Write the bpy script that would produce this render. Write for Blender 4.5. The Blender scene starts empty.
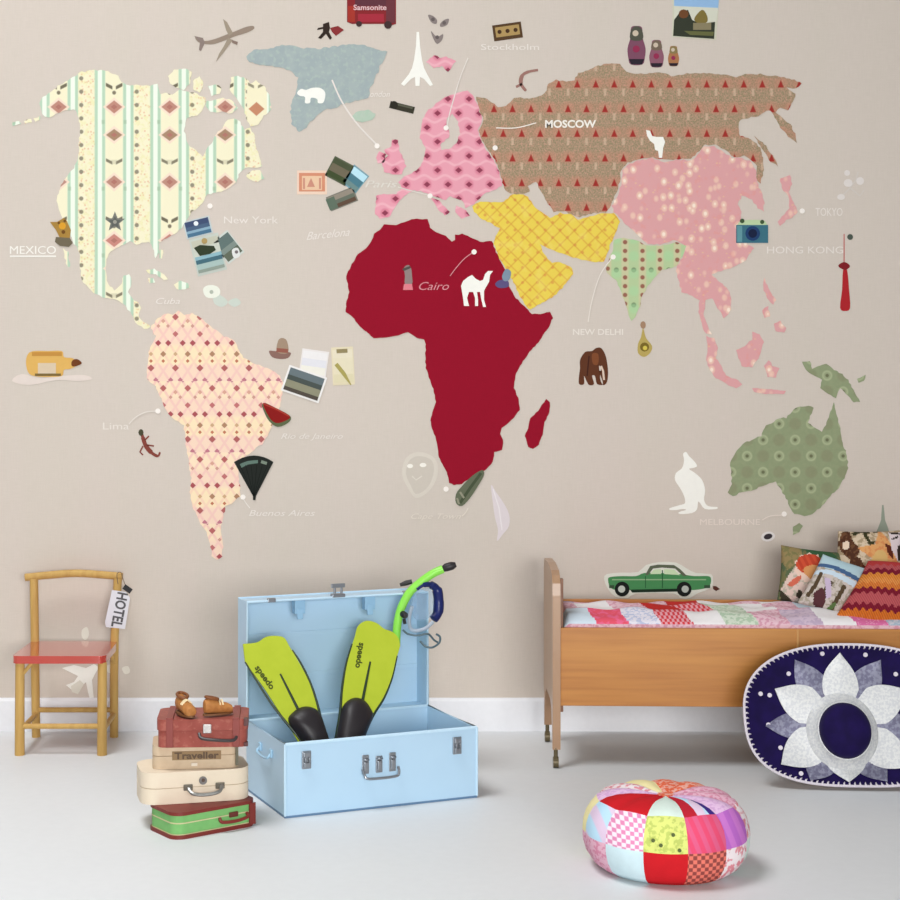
import bpy, bmesh, math, random
from mathutils import Vector, Matrix
from mathutils.geometry import tessellate_polygon
random.seed(7)
S = bpy.context.scene
COL = S.collection
PI = math.pi
CAMD, CAMH, F = 5.5, 1.195, 1650.0      # camera distance from the wall, height, focal length in picture units

# ---------------------------------------------------------------- materials
def lin(c):
    return tuple(((v/255)/12.92 if v/255 <= 0.04045 else ((v/255+0.055)/1.055)**2.4) for v in c) + (1.0,)
class E:
    """tiny expression wrapper around math nodes"""
    def __init__(s, nt, v): s.nt, s.v = nt, v
    def op(s, o, b=None, c=None):
        n = s.nt.nodes.new('ShaderNodeMath'); n.operation = o
        for i, q in enumerate((s, b, c)):
            if q is None: continue
            q = q.v if isinstance(q, E) else q
            if isinstance(q, (int, float)): n.inputs[i].default_value = q
            else: s.nt.links.new(q, n.inputs[i])
        return E(s.nt, n.outputs[0])
    def __add__(s, b): return s.op('ADD', b)
    def __sub__(s, b): return s.op('SUBTRACT', b)
    def __mul__(s, b): return s.op('MULTIPLY', b)
    def __truediv__(s, b): return s.op('DIVIDE', b)
    def abs(s): return s.op('ABSOLUTE')
    def mod(s, b): return s.op('FLOORED_MODULO', b)
    def floor(s): return s.op('FLOOR')
    def sin(s): return s.op('SINE')
    def max(s, b): return s.op('MAXIMUM', b)
    def min(s, b): return s.op('MINIMUM', b)
    def sqrt(s): return s.op('SQRT')
    def lt(s, r, soft=0.6):
        e = ((s*-1.0) + r) / soft + 0.5
        return e.max(0.0).min(1.0)
class M:
    """material under construction"""
    def __init__(s, name, rough=0.8, metal=0.0, coat=0.0, spec=0.12):
        s.m = bpy.data.materials.new(name); s.m.use_nodes = True
        s.nt = s.m.node_tree; s.b = s.nt.nodes['Principled BSDF']
        s.b.inputs['Roughness'].default_value = rough; s.b.inputs['Metallic'].default_value = metal
        s.b.inputs['Coat Weight'].default_value = coat
        s.b.inputs['Specular IOR Level'].default_value = spec
        s.c = None
    def const(s, v): return E(s.nt, v)
    def base(s, c): s.c = lin(c); return s
    def mix(s, fac, c):
        n = s.nt.nodes.new('ShaderNodeMix'); n.data_type = 'RGBA'
        if isinstance(fac, E): fac = fac.v
        if isinstance(fac, (int, float)): n.inputs[0].default_value = fac
        else: s.nt.links.new(fac, n.inputs[0])
        if isinstance(s.c, tuple): n.inputs[6].default_value = s.c
        else: s.nt.links.new(s.c, n.inputs[6])
        if isinstance(c, tuple): n.inputs[7].default_value = lin(c)
        else: s.nt.links.new(c, n.inputs[7])
        s.c = n.outputs[2]; return s
    def pos(s, obj=False):
        if obj:
            t = s.nt.nodes.new('ShaderNodeTexCoord'); out = t.outputs['Object']
        else:
            g = s.nt.nodes.new('ShaderNodeNewGeometry'); out = g.outputs['Position']
        s.vec = out
        sp = s.nt.nodes.new('ShaderNodeSeparateXYZ'); s.nt.links.new(out, sp.inputs[0])
        return [E(s.nt, sp.outputs[i]) for i in range(3)]
    def wall(s):
        x, y, z = s.pos()
        return x*300.0+370.0, z*-300.0+730.5
    def scaled(s, sc, src=None):
        n = s.nt.nodes.new('ShaderNodeVectorMath'); n.operation = 'MULTIPLY'
        s.nt.links.new(src or s.vec, n.inputs[0]); n.inputs[1].default_value = sc
        return n.outputs[0]
    def noise(s, sc, scale=1.0, detail=3.0):
        n = s.nt.nodes.new('ShaderNodeTexNoise'); n.inputs['Scale'].default_value = scale
        n.inputs['Detail'].default_value = detail
        s.nt.links.new(s.scaled(sc), n.inputs['Vector']); return E(s.nt, n.outputs[0])
    def voro(s, sc, scale=1.0):
        n = s.nt.nodes.new('ShaderNodeTexVoronoi'); n.inputs['Scale'].default_value = scale
        s.nt.links.new(s.scaled(sc), n.inputs['Vector']); return E(s.nt, n.outputs['Distance']), n.outputs['Color']
    def bump(s, h, strength=0.2, dist=0.001):
        n = s.nt.nodes.new('ShaderNodeBump'); n.inputs['Strength'].default_value = strength
        n.inputs['Distance'].default_value = dist
        s.nt.links.new(h.v, n.inputs['Height']); s.nt.links.new(n.outputs[0], s.b.inputs['Normal']); return s
    def done(s):
        if isinstance(s.c, tuple): s.b.inputs['Base Color'].default_value = s.c
        else: s.nt.links.new(s.c, s.b.inputs['Base Color'])
        return s.m
_cache = {}
def flat(c, rough=0.8, metal=0.0, coat=0.0, spec=None):
    if spec is None: spec = .12 if rough > .6 else .4
    """a plain surface with a faint procedural unevenness"""
    k = (c, rough, metal, coat)
    if k not in _cache:
        m = M('surface_%d_%d_%d' % c, rough, metal, coat, spec).base(c)
        m.pos(True)
        n = m.noise((60, 60, 60))
        m.mix(n.lt(0.5, 0.5)*0.10, tuple(int(v*0.82) for v in c))
        _cache[k] = m.done()
    return _cache[k]

# ---------------------------------------------------------------- objects
WL = {}
def link(name, bm, mats, parent=None, origin=None, smooth=False):
    vs = bm.verts
    lo = Vector([min(v.co[i] for v in vs) for i in range(3)]); hi = Vector([max(v.co[i] for v in vs) for i in range(3)])
    o0 = Vector(origin) if origin is not None else (Vector(((lo.x+hi.x)/2, (lo.y+hi.y)/2, lo.z)) if parent is None else (lo+hi)/2)
    for v in vs: v.co -= o0
    me = bpy.data.meshes.new(name)
    bmesh.ops.recalc_face_normals(bm, faces=bm.faces)
    bm.to_mesh(me); bm.free()
    if not isinstance(mats, (list, tuple)): mats = [mats]
    for m in mats: me.materials.append(m)
    if smooth:
        for p in me.polygons: p.use_smooth = True
        try: me.set_sharp_from_angle(angle=math.radians(40))
        except Exception: pass
    o = bpy.data.objects.new(name, me); COL.objects.link(o)
    if parent is not None:
        o.parent = parent; o.location = o0 - WL[parent.name]
    else: o.location = o0
    WL[o.name] = o0.copy()
    return o
def tag(o, label=None, cat=None, group=None, kind=None):
    if label: o['label'] = label
    if cat: o['category'] = cat
    if group: o['group'] = group
    if kind: o['kind'] = kind
    return o
def thing(name, label, cat, loc, group=None):
    o = bpy.data.objects.new(name, None); o.empty_display_size = 0.05; COL.objects.link(o); o.location = loc
    WL[o.name] = Vector(loc)
    return tag(o, label, cat, group)

# ---------------------------------------------------------------- mesh helpers
def box(bm, lo, hi, mat=0, bev=0.0, X=None):
    """axis box between lo and hi, optional bevel, optional transform X"""
    r = bmesh.ops.create_cube(bm, size=1.0)
    vs = r['verts']
    for v in vs:
        v.co = Vector([lo[i] + (v.co[i]+0.5)*(hi[i]-lo[i]) for i in range(3)])
    fs = list({f for v in vs for f in v.link_faces})
    if bev > 0:
        es = list({e for v in vs for e in v.link_edges})
        g = bmesh.ops.bevel(bm, geom=es, offset=bev, segments=2, affect='EDGES', profile=0.6)
        vs = list({v for f in g['faces'] for v in f.verts} | {v for v in vs if v.is_valid})
        fs = list({f for v in vs for f in v.link_faces})
    for f in fs: f.material_index = mat
    if X is not None:
        for v in vs: v.co = X @ v.co
    return vs
def tube(bm, pts, rad, seg=10, mat=0, cap=True, closed=False, flat_y=1.0):
    """tube along points; rad a number or one per point"""
    pts = [Vector(p) for p in pts]; n = len(pts)
    rads = rad if isinstance(rad, (list, tuple)) else [rad]*n
    rings = []; prev = None
    for i, p in enumerate(pts):
        a = pts[(i-1) % n] if (closed or i > 0) else pts[i]
        b = pts[(i+1) % n] if (closed or i < n-1) else pts[i]
        t = (b-a).normalized()
        if prev is None:
            u = t.orthogonal().normalized() if abs(t.z) > .95 else t.cross(Vector((0, 0, 1))).normalized()
        else:
            u = (prev - t*prev.dot(t)).normalized()
        prev = u; w = t.cross(u)
        rings.append([bm.verts.new(p + (u*math.cos(2*PI*k/seg)*flat_y + w*math.sin(2*PI*k/seg))*rads[i]) for k in range(seg)])
    m = n if closed else n-1
    for i in range(m):
        A, B = rings[i], rings[(i+1) % n]
        for k in range(seg):
            f = bm.faces.new((A[k], A[(k+1) % seg], B[(k+1) % seg], B[k])); f.material_index = mat; f.smooth = True
    if cap and not closed:
        for R_ in (rings[0], rings[-1]):
            f = bm.faces.new(R_); f.material_index = mat
def smooth_path(pts, n=8, closed=False):
    P = [Vector(p) for p in pts]; out = []
    m = len(P) if closed else len(P)-1
    for i in range(m):
        if closed: p0, p1, p2, p3 = P[i-1], P[i], P[(i+1) % len(P)], P[(i+2) % len(P)]
        else: p0, p1, p2, p3 = P[max(i-1, 0)], P[i], P[i+1], P[min(i+2, len(P)-1)]
        for k in range(n):
            t = k/n
            out.append(0.5*((2*p1)+(p2-p0)*t+(2*p0-5*p1+4*p2-p3)*t*t+(3*p1-p0-3*p2+p3)*t**3))
    if not closed: out.append(P[-1])
    return out
def prism(bm, loops, fn0, fn1, mat=0):
    """solid between two placements of a 2D outline (first loop outer, rest holes)"""
    if not isinstance(loops[0][0], (tuple, list, Vector)): loops = [loops]
    flat3 = [[Vector((p[0], p[1], 0)) for p in L] for L in loops]
    tris = tessellate_polygon(flat3)
    allp = [p for L in loops for p in L]
    A = [bm.verts.new(fn0(p[0], p[1])) for p in allp]; B = [bm.verts.new(fn1(p[0], p[1])) for p in allp]
    for t in tris:
        for V_, tt in ((A, t), (B, t[::-1])):
            try:
                f = bm.faces.new([V_[i] for i in tt]); f.material_index = mat
            except ValueError: pass
    k = 0
    for L in loops:
        n = len(L)
        for i in range(n):
            try:
                f = bm.faces.new((A[k+i], A[k+(i+1) % n], B[k+(i+1) % n], B[k+i])); f.material_index = mat
            except ValueError: pass
        k += n
def rrect(L, W, r, n=5):
    out = []
    for cx, cy, a0 in ((L/2-r, W/2-r, 0), (-L/2+r, W/2-r, 90), (-L/2+r, -W/2+r, 180), (L/2-r, -W/2+r, 270)):
        for k in range(n+1):
            a = math.radians(a0+90*k/n); out.append((cx+r*math.cos(a), cy+r*math.sin(a)))
    return out
def circ(cx, cy, r, n=20, ry=None, rot=0):
    ry = ry or r; c, s = math.cos(math.radians(rot)), math.sin(math.radians(rot)); o = []
    for k in range(n):
        a = 2*PI*k/n; x, y = r*math.cos(a), ry*math.sin(a); o.append((cx+x*c-y*s, cy+x*s+y*c))
    return o
def rect(x0, y0, x1, y1): return [(x0, y0), (x1, y0), (x1, y1), (x0, y1)]
def rrot(cx, cy, w, h, a):
    c, s = math.cos(math.radians(a)), math.sin(math.radians(a))
    return [(cx+x*c-y*s, cy+x*s+y*c) for x, y in ((-w/2, -h/2), (w/2, -h/2), (w/2, h/2), (-w/2, h/2))]
def star(cx, cy, R, r, n=5, rot=-90):
    return [(cx+(R if k % 2 == 0 else r)*math.cos(math.radians(rot+180*k/n)), cy+(R if k % 2 == 0 else r)*math.sin(math.radians(rot+180*k/n))) for k in range(2*n)]
def stroke(pts, w):
    """outline of a thin line through points (w a number or one per point)"""
    P = [Vector((p[0], p[1])) for p in pts]; L = []; R_ = []
    for i, p in enumerate(P):
        d = (P[min(i+1, len(P)-1)]-P[max(i-1, 0)]).normalized(); n = Vector((-d.y, d.x))
        ww = (w[i] if isinstance(w, (list, tuple)) else w)/2
        L.append(tuple(p+n*ww)); R_.append(tuple(p-n*ww))
    return L+R_[::-1]
def curve2(pts, n=6): return [(v.x, v.y) for v in smooth_path([(p[0], p[1], 0) for p in pts], n)]
def ccurve(pts, n=4): return [(v.x, v.y) for v in smooth_path([(p[0], p[1], 0) for p in pts], n, True)]
def coast(pts, amp=0.7, step=2.6, seed=1):
    rnd = random.Random(seed); out = []
    n = len(pts)
    for i in range(n):
        a, b = Vector(pts[i]), Vector(pts[(i+1) % n]); L = (b-a).length; k = max(1, int(L/step)); nn = Vector((-(b-a).y, (b-a).x)).normalized()
        for j in range(k):
            p = a.lerp(b, j/k)+nn*rnd.uniform(-amp, amp); out.append((p.x, p.y))
    return out
def inside(p, poly):
    x, y = p; c = False; j = len(poly)-1
    for i in range(len(poly)):
        xi, yi = poly[i]; xj, yj = poly[j]
        if (yi > y) != (yj > y) and x < (xj-xi)*(y-yi)/(yj-yi)+xi: c = not c
        j = i
    return c
# a point of the wall: wall units (300 to the metre, rows counted down from a datum)
def W(u, v, off=0.0): return Vector(((u-370)/300.0, -off, (730.5-v)/300.0))
# a point at a stated distance from the lens plane, measured off the photograph
def at(u, v, d): return Vector(((u-370)*d/F, d-CAMD, CAMH-(v-372)*d/F))
class Plane:
    """a tilted plane in the room onto which measured outlines are laid"""
    def __init__(s, p, ax, up):
        s.p = Vector(p); s.n = Vector(ax).cross(Vector(up)).normalized()
        if s.n.y > 0: s.n = -s.n
    def __call__(s, u, v, h=0.0):
        C = Vector((0, -CAMD, CAMH)); r = Vector(((u-370)/F, 1, -(v-372)/F))
        t = (s.p-C).dot(s.n)/r.dot(s.n)
        return C+r*t+s.n*h
# ================================================================ the room
def struct(name, bm, m): return tag(link(name, bm, m, origin=(0, 0, 0)), kind='structure')
m = M('linen_wallpaper', 0.9).base((211, 200, 188)); u, v = m.wall()
m.mix(m.noise((9, 1, 0.5), 1.0, 2).lt(0.5, 0.3)*0.35, (214, 200, 191))
n1 = m.noise((420, 1, 18), 1.0, 2); n2 = m.noise((25, 1, 420), 1.0, 2)
m.mix((n1+n2).lt(1.0, 0.4)*0.16, (186, 175, 160)); m.bump(n1+n2, 0.08, 0.0006)
wallm = m.done()
bm = bmesh.new(); box(bm, (-3.2, 0.0, 0), (3.4, 0.12, 2.75)); struct('wall_back', bm, wallm)
m = M('poured_floor', 0.5, spec=0.3).base((222, 224, 225)); m.pos()
m.mix(m.noise((2.2, 2.2, 2.2), 1.0, 4).lt(0.5, 0.3)*0.25, (215, 217, 219))
n = m.noise((35, 35, 35), 1.0, 3); m.mix(n.lt(0.5, 0.2)*0.12, (210, 212, 213)); m.bump(n, 0.03, 0.001)
bm = bmesh.new(); box(bm, (-3.2, -6.5, -0.1), (3.4, 0.12, 0)); struct('floor', bm, m.done())
bm = bmesh.new()
prism(bm, [(0, 0), (-0.014, 0), (-0.014, 0.1), (-0.009, 0.11), (0, 0.11)], lambda a, b: Vector((-3.2, a-0.0005, b)), lambda a, b: Vector((3.4, a-0.0005, b)))
struct('baseboard_back', bm, flat((240, 240, 243), 0.45))

# ================================================================ patterned map
def lattice(u, v, u0, v0, pu, pv, half=True):
    row = ((v-v0)/pv+0.5).floor(); dv = (v-v0)-row*pv
    sh = row.mod(2.0)*(pu/2) if half else 0.0
    du = ((u-u0)-sh+pu/2).mod(pu)-pu/2
    return du, dv
def dot(du, dv, r, soft=1.0): return (du*du+dv*dv).sqrt().lt(r, soft)
def dia(du, dv, a, b): return (du.abs()/a+dv.abs()/b).lt(1.0, 0.15)
def one(v, c, p): return (v-c+p/2).mod(p)-p/2

# North America: striped paper with diamonds
m = M('striped_folk_paper').base((240, 233, 200)); u, v = m.wall()
f = (u-100.0).mod(55.5)
wide = (f-14.2).abs().lt(14.0, 1)
m.mix(wide*((f-14.2).abs().lt(9.0, 2)*-1.0+1.0)*0.7, (226, 238, 210))
d, vc = m.voro((300, 1, 300), 0.3)
nar = (f-42.0).abs().lt(12.0, 1)
m.mix(nar*d.lt(0.28, 0.2)*0.75, (226, 180, 140)); m.mix(nar*m.noise((60, 1, 60)).lt(0.45, 0.1)*0.5, (232, 226, 165))
for c in (0.0, 28.4):
    g = one(f, c, 55.5).abs()
    m.mix(g.lt(5.2, 1.2), (182, 208, 182)); m.mix(g.lt(2.2, 1.0), (236, 243, 226))
dm = (f-14.2)
for vv, a, b, col in ((107, 8.2, 6.6, (188, 136, 120)), (135, 8.2, 6, (166, 134, 108)), (182, 8.2, 6.6, (186, 138, 122)), (240.5, 8.6, 6.6, (198, 134, 122))):
    q = one(v, vv, 133.5) if vv != 240.5 else v-vv
    m.mix(dia(dm, q, a+3.0, b+3.0), (240, 218, 196)); m.mix(dia(dm, q, a, b), col); m.mix(dia(dm, q, a*.4, b*.4), (176, 116, 104))
for vv in (87, 162, 220):
    q = one(v, vv, 133.5); m.mix(((q-(dm.abs()*-0.5)-2.0).abs()*1.0).lt(1.6, 1)*(dm.abs()-5.0).abs().lt(3.2, 1)*0.9, (112, 105, 85))
    if vv != 162: m.mix(dot(dm, q-6.0, 1.8)*0.8, (120, 110, 90))
    else: m.mix(q.abs().lt(2.2, 1)*dm.abs().lt(3, 1)*0.3, (150, 145, 120))
q = one(v, 122, 66.7); m.mix((q.abs().lt(2, 1))*((dm.abs()-11).abs().lt(1.5, 1))*0.5, (150, 175, 140))
m.mix(dot(f-36.8, one(v, 78.4, 13.35), 2.1)*0.85, (120, 112, 95))
east = (u-257.0).abs().lt(13.0, 1)*((v-100.0).abs().lt(24.0, 1))
m.mix(east*((u-257.0).abs().lt(10.0, 1)), (240, 232, 198)); m.mix(dia(u-256.5, v-109.0, 8, 7), (196, 136, 104)); m.mix(((v-88.0+(u-256.0).abs()*0.5)).abs().lt(1.5, 1)*((u-256.0).abs()-5.0).abs().lt(3, 1)*0.8, (112, 105, 85))
NAm = m.done()
# South America: lattice of rose blossoms
m = M('rose_lattice_paper').base((247, 222, 190)); u, v = m.wall()
k = ((v-310.0)/71.2).floor(); w = (v-310.0)-k*71.2; uu = u+k*12.25
A = ((uu-175.5+12.25).mod(24.5)-12.25); B = ((uu-187.75+12.25).mod(24.5)-12.25)
du, dv = lattice(u, v, 175.5, 317, 12.25, 9.0)
m.mix(((du+dv*0.7).abs().lt(1.4, 1)).max((du-dv*0.7).abs().lt(1.4, 1))*0.8, (240, 195, 182))
m.mix(((w-26.0).abs().lt(9.0, 4)).max((w-64.0).abs().lt(9.0, 4))*0.35, (240, 196, 190))
m.mix((w-45.0).abs().lt(9.0, 4)*0.35, (248, 228, 180))
for ph, y, col, r in ((A, 7, (178, 92, 92), 3.1), (A, 24, (190, 105, 105), 2.7), (B, 44, (170, 125, 95), 2.7), (A, 58, (172, 88, 88), 3.2), (B, 11, (215, 160, 140), 2.0), (A, 44, (205, 165, 125), 1.9), (A, 51, (190, 110, 80), 1.6), (B, 51, (190, 110, 80), 1.6)):
    m.mix(dia(ph, w-float(y), r+.35, r+.35)*0.95, col)
for ph, y, col, h, r in ((B, 33, (165, 70, 78), 5.0, 2.8), (A, 70, (190, 115, 130), 4.8, 2.4), (A, -1.2, (190, 115, 130), 4.8, 2.4), (B, 16, (205, 150, 135), 4.8, 1.7)):
    m.mix(dia(ph.abs()-h, w-float(y), r+.3, r+.3)*0.95, col)
SAm = m.done()
# Greenland: faint grey blue
m = M('pale_blue_paper').base((166, 178, 176)); m.wall()
m.mix(m.noise((28, 1, 28)).lt(0.5, 0.15)*0.5, (154, 166, 170)); m.mix(m.noise((70, 1, 70)).lt(0.42, 0.1)*0.4, (182, 198, 182)); GRm = m.done()
m = M('pale_green_paper').base((178, 198, 178)); m.wall(); m.mix(m.noise((60, 1, 60)).lt(0.5, 0.2)*0.4, (190, 200, 186)); ICm = m.done()
# Europe: pink with dark buds
m = M('pink_bud_paper').base((231, 160, 174)); u, v = m.wall()
du, dv = lattice(u, v, 427, 156, 21, 14.25)
m.mix((dv-7.0+(u*0.3).sin()*2.0).abs().lt(1.2, 1)*0.6, (240, 188, 196)); m.mix((dv+7.1+(u*0.3).sin()*2.0).abs().lt(1.2, 1)*0.6, (240, 188, 196))
m.mix(dot(du, dv, 4.6, 2)*0.7, (214, 118, 140)); m.mix(dia(du, dv, 3.4, 2.9)*0.95, (140, 58, 80)); EUm = m.done()
# Russia: brown with red cones
m = M('brown_cone_paper').base((172, 146, 120)); u, v = m.wall()
m.mix(m.noise((190, 1, 190), 1, 2).lt(0.5, 0.08)*0.75, (138, 130, 98)); m.mix(m.noise((150, 1, 110), 1.3, 2).lt(0.43, 0.1)*0.6, (208, 158, 138))
du, dv = lattice(u, v, 577.2, 83.5, 18.5, 24.65)
m.mix(dv.abs().lt(5.5, 4)*0.2, (200, 128, 105)); m.mix(dot(du, dv, 6.0, 4)*0.35, (206, 140, 118))
m.mix((du.abs()-9.2).abs().lt(1.3, 1)*((dv-9.0).abs().lt(4, 1))*0.5, (222, 190, 165))
m.mix((du.abs()*1.0-dv*0.42+0.2).lt(1.7, 1.0)*dv.abs().lt(4.2, 1.0), (160, 52, 46)); RUm = m.done()
# Middle East: yellow with orange trellis
m = M('yellow_trellis_paper').base((233, 206, 84)); u, v = m.wall()
for s_ in (1.0, -1.0):
    g = ((u+v*s_).mod(14.0)-7.0).abs(); m.mix(g.lt(0.9, 1.2)*0.7, (218, 160, 66))
g = ((u+v).mod(15.0)-7.5).abs().max(((u-v).mod(15.0)-7.5).abs())
du, dv = lattice(u, v, 500, 230, 15, 7.5); m.mix(dot(du, dv, 1.5)*0.6, (214, 130, 70)); m.mix(m.noise((22, 1, 22)).lt(0.42, 0.1)*0.3, (240, 222, 120)); MEm = m.done()
# India: green with beaded columns
m = M('green_bead_paper').base((182, 203, 154)); u, v = m.wall()
g = ((u-625.0+8.7).mod(17.4)-8.7); m.mix(g.abs().lt(3.6, 1.5)*0.6, (214, 196, 160))
m.mix(dot(g, ((v-251.0+4.4).mod(8.8)-4.4), 2.2)*0.9, (146, 80, 68))
g2 = ((u-633.7+8.7).mod(17.4)-8.7); m.mix(dot(g2, ((v-270.0+17.5).mod(35)-17.5), 2.5)*0.9, (88, 105, 72)); m.mix(dot(g2, ((v-256.0+8.7).mod(17.5)-8.7), 5, 3)*0.6, (170, 212, 160)); INm = m.done()
# China and South East Asia: pink with tossed cream blossoms
m = M('blossom_paper').base((221, 163, 163)); u, v = m.wall()
d, c1 = m.voro((300, 1, 240), 1/9.5); m.mix(d.lt(0.34, 0.14)*0.75, (240, 204, 182)); m.mix(d.lt(0.17, 0.08)*0.85, (250, 232, 214))
m.mix(m.noise((40, 1, 40)).lt(0.4, 0.1)*0.35, (228, 150, 140)); d2, c2 = m.voro((260, 1, 340), 1/6.0); m.mix(d2.lt(0.15, 0.1)*0.5, (235, 200, 150)); CHm = m.done()
# Australia: sage with rings
m = M('sage_ring_paper').base((148, 157, 122)); u, v = m.wall()
m.mix(m.noise((70, 1, 70)).lt(0.5, 0.2)*0.4, (136, 150, 114))
du, dv = lattice(u, v, 747, 456, 32, 16.1); r = (du*du+dv*dv).sqrt()
e1, e2 = lattice(u, v, 763, 456, 32, 16.1); m.mix(dot(e1, e2, 6, 2)*0.35, (134, 128, 100))
m.mix(((r-4.2).abs()).lt(0.9, 1.4)*0.8, (178, 186, 148)); m.mix(r.lt(3.0, 1)*0.6, (160, 168, 132)); m.mix(r.lt(1.7, 1)*0.9, (104, 106, 78)); AUm = m.done()
# Africa: plain crimson cloth
m = M('crimson_cloth').base((150, 14, 40)); m.wall(); m.mix((m.noise((340, 1, 30), 1, 2)+m.noise((30, 1, 340), 1, 2)).lt(1.0, 0.2)*0.25, (136, 12, 36)); AFm = m.done()

T0, T1 = 0.0004, 0.0016
def land(name, label, polys, mat, amp=0.8, seed=1, t=T1):
    bm = bmesh.new()
    for i, P in enumerate(polys):
        L = [coast(q, amp, 2.6, seed*31+i+j) for j, q in enumerate(P)] if isinstance(P[0][0], (tuple, list)) else [coast(P, amp, 2.6, seed*31+i)]
        prism(bm, L, lambda a, b: W(a, b, T0), lambda a, b: W(a, b, t))
    return tag(link(name, bm, mat), label, 'map cutout', 'map pieces on the wall')
NA = [[(40,104),(43,97),(52,92),(58,86),(66,82),(73,77),(82,72),(95,70),(108,71),(118,76),(124,84),(130,85),(140,85),(150,86),(157,84),(160,94),(166,92),(172,94),(180,90),(190,92),(197,94),(206,98),(204,108),(200,114),(192,117),(187,118),(184,128),(186,140),(190,146),(196,150),(203,157),(206,150),(212,144),(214,136),(222,128),(228,120),(234,119),(240,122),(244,130),(250,128),(254,134),(256,146),(260,158),(262,166),(254,168),(246,168),(240,172),(236,182),(226,190),(216,193),(208,194),(204,200),(200,206),(192,212),(186,220),(182,228),(174,234),(164,240),(158,243),(159,252),(156,258),(153,248),(149,242),(142,243),(136,245),(130,241),(124,244),(116,248),(109,254),(106,262),(106,274),(108,284),(114,290),(120,286),(124,276),(130,274),(131,284),(128,292),(132,299),(138,302),(141,308),(139,316),(143,322),(151,327),(144,329),(136,323),(130,312),(124,304),(116,300),(104,298),(96,294),(88,288),(82,280),(80,268),(80,254),(77,246),(73,244),(73,240),(66,228),(62,218),(58,206),(57,198),(60,188),(64,180),(68,174),(74,168),(78,158),(79,146),(80,130),(79,118),(76,110),(68,110),(58,113),(48,118),(42,114)],
 [(231,78),(238,76),(246,78),(250,84),(256,80),(264,86),(270,98),(272,108),(266,114),(262,118),(258,124),(251,126),(246,118),(244,110),(240,104),(236,98),(230,90)],
 [(168,76),(174,70),(184,68),(192,72),(190,84),(184,90),(176,87),(170,84)], [(193,80),(200,76),(204,84),(200,92),(194,90)], [(208,86),(216,84),(222,88),(220,94),(212,96)],
 [(207,101),(220,98),(232,100),(238,108),(232,114),(222,112),(210,112),(206,106)], [(246,176),(252,170),(260,170),(264,178),(258,182),(250,180)],
 [(146,270),(154,269),(162,273),(168,279),(164,280),(156,275),(148,273)], [(174,285),(180,281),(188,283),(190,287),(182,290),(176,289)], [(63,248),(68,252),(70,266),(68,268),(65,258)],
 [(12,123),(20,121),(21,124),(13,126)], [(24,121),(31,119),(32,122),(25,124)], [(34,119),(40,116),(40,120),(35,122)], [(148,278),(154,278),(155,282),(150,283)], [(160,250),(163,250),(162,258),(160,258)]]
land('north_america_cutout', 'cream striped folk-pattern paper North America with its arctic islands, large at left of wall map', NA, NAm, .8, 1)
land('south_america_cutout', 'South America cut from cream paper with a lattice of small rose blossoms', [[(150,328),(158,318),(165,314),(172,314),(178,311),(184,315),(192,313),(200,318),(208,324),(216,330),(224,336),(234,340),(238,348),(243,358),(252,362),(262,366),(272,370),(280,376),(284,384),(282,394),(280,406),(276,418),(272,428),(268,436),(262,444),(254,450),(246,456),(240,464),(238,476),(240,488),(240,496),(234,502),(226,506),(224,514),(222,522),(221,532),(223,544),(222,556),(217,560),(212,556),(210,544),(206,532),(200,524),(196,514),(192,504),(190,492),(191,478),(189,464),(187,450),(185,438),(184,426),(178,422),(170,416),(164,406),(160,396),(156,386),(148,380),(146,372),(149,362),(148,352),(152,344),(156,336)]], SAm, .8, 2)
land('greenland_cutout', 'pale grey-blue Greenland map piece with a white polar bear on it', [[(246,56),(254,50),(268,50),(282,45),(292,45),(304,48),(318,49),(332,47),(346,45),(362,44),(376,49),(388,52),(384,60),(380,66),(378,72),(374,80),(370,90),(368,99),(358,100),(346,103),(334,108),(324,110),(316,116),(310,122),(304,130),(299,132),(292,124),(290,112),(293,100),(297,88),(298,78),(292,72),(284,68),(272,66),(260,65),(250,62)]], GRm, .9, 3)
land('iceland_cutout', 'tiny pale green Iceland island between Greenland and Europe', [[(352,116),(358,111),(368,110),(376,114),(372,120),(362,122),(354,120)]], ICm, .5, 4)
land('europe_cutout', 'pink Europe with dark bud dots and its islands, above crimson Africa',
 [[[(460,92),(468,90),(474,97),(478,106),(482,120),(478,130),(481,140),(486,150),(494,160),(499,172),(502,186),(494,190),(484,194),(474,204),(466,208),(462,200),(450,196),(446,200),(440,198),(434,196),(424,192),(414,190),(404,196),(396,206),(390,216),(380,219),(375,214),(376,196),(384,194),(396,194),(402,188),(398,182),(404,176),(414,172),(420,166),(424,158),(426,148),(420,138),(421,124),(426,112),(436,104),(448,96)], [(447,118),(452,114),(458,122),(460,134),(456,143),(449,149),(442,150),(440,145),(450,136),(447,127)]],
  [(384,172),(382,162),(388,156),(384,150),(392,146),(392,140),(398,140),(399,150),(403,158),(406,166),(402,174),(392,174)], [(376,158),(379,152),(386,154),(384,162),(378,163)], [(431,197),(437,199),(445,207),(450,212),(445,215),(437,208)], [(426,62),(434,55),(440,58),(446,57),(456,61),(452,66),(448,72),(442,66),(434,68)], [(456,206),(466,210),(470,216),(462,219),(456,212)]], EUm, .7, 5, T1)
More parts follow.
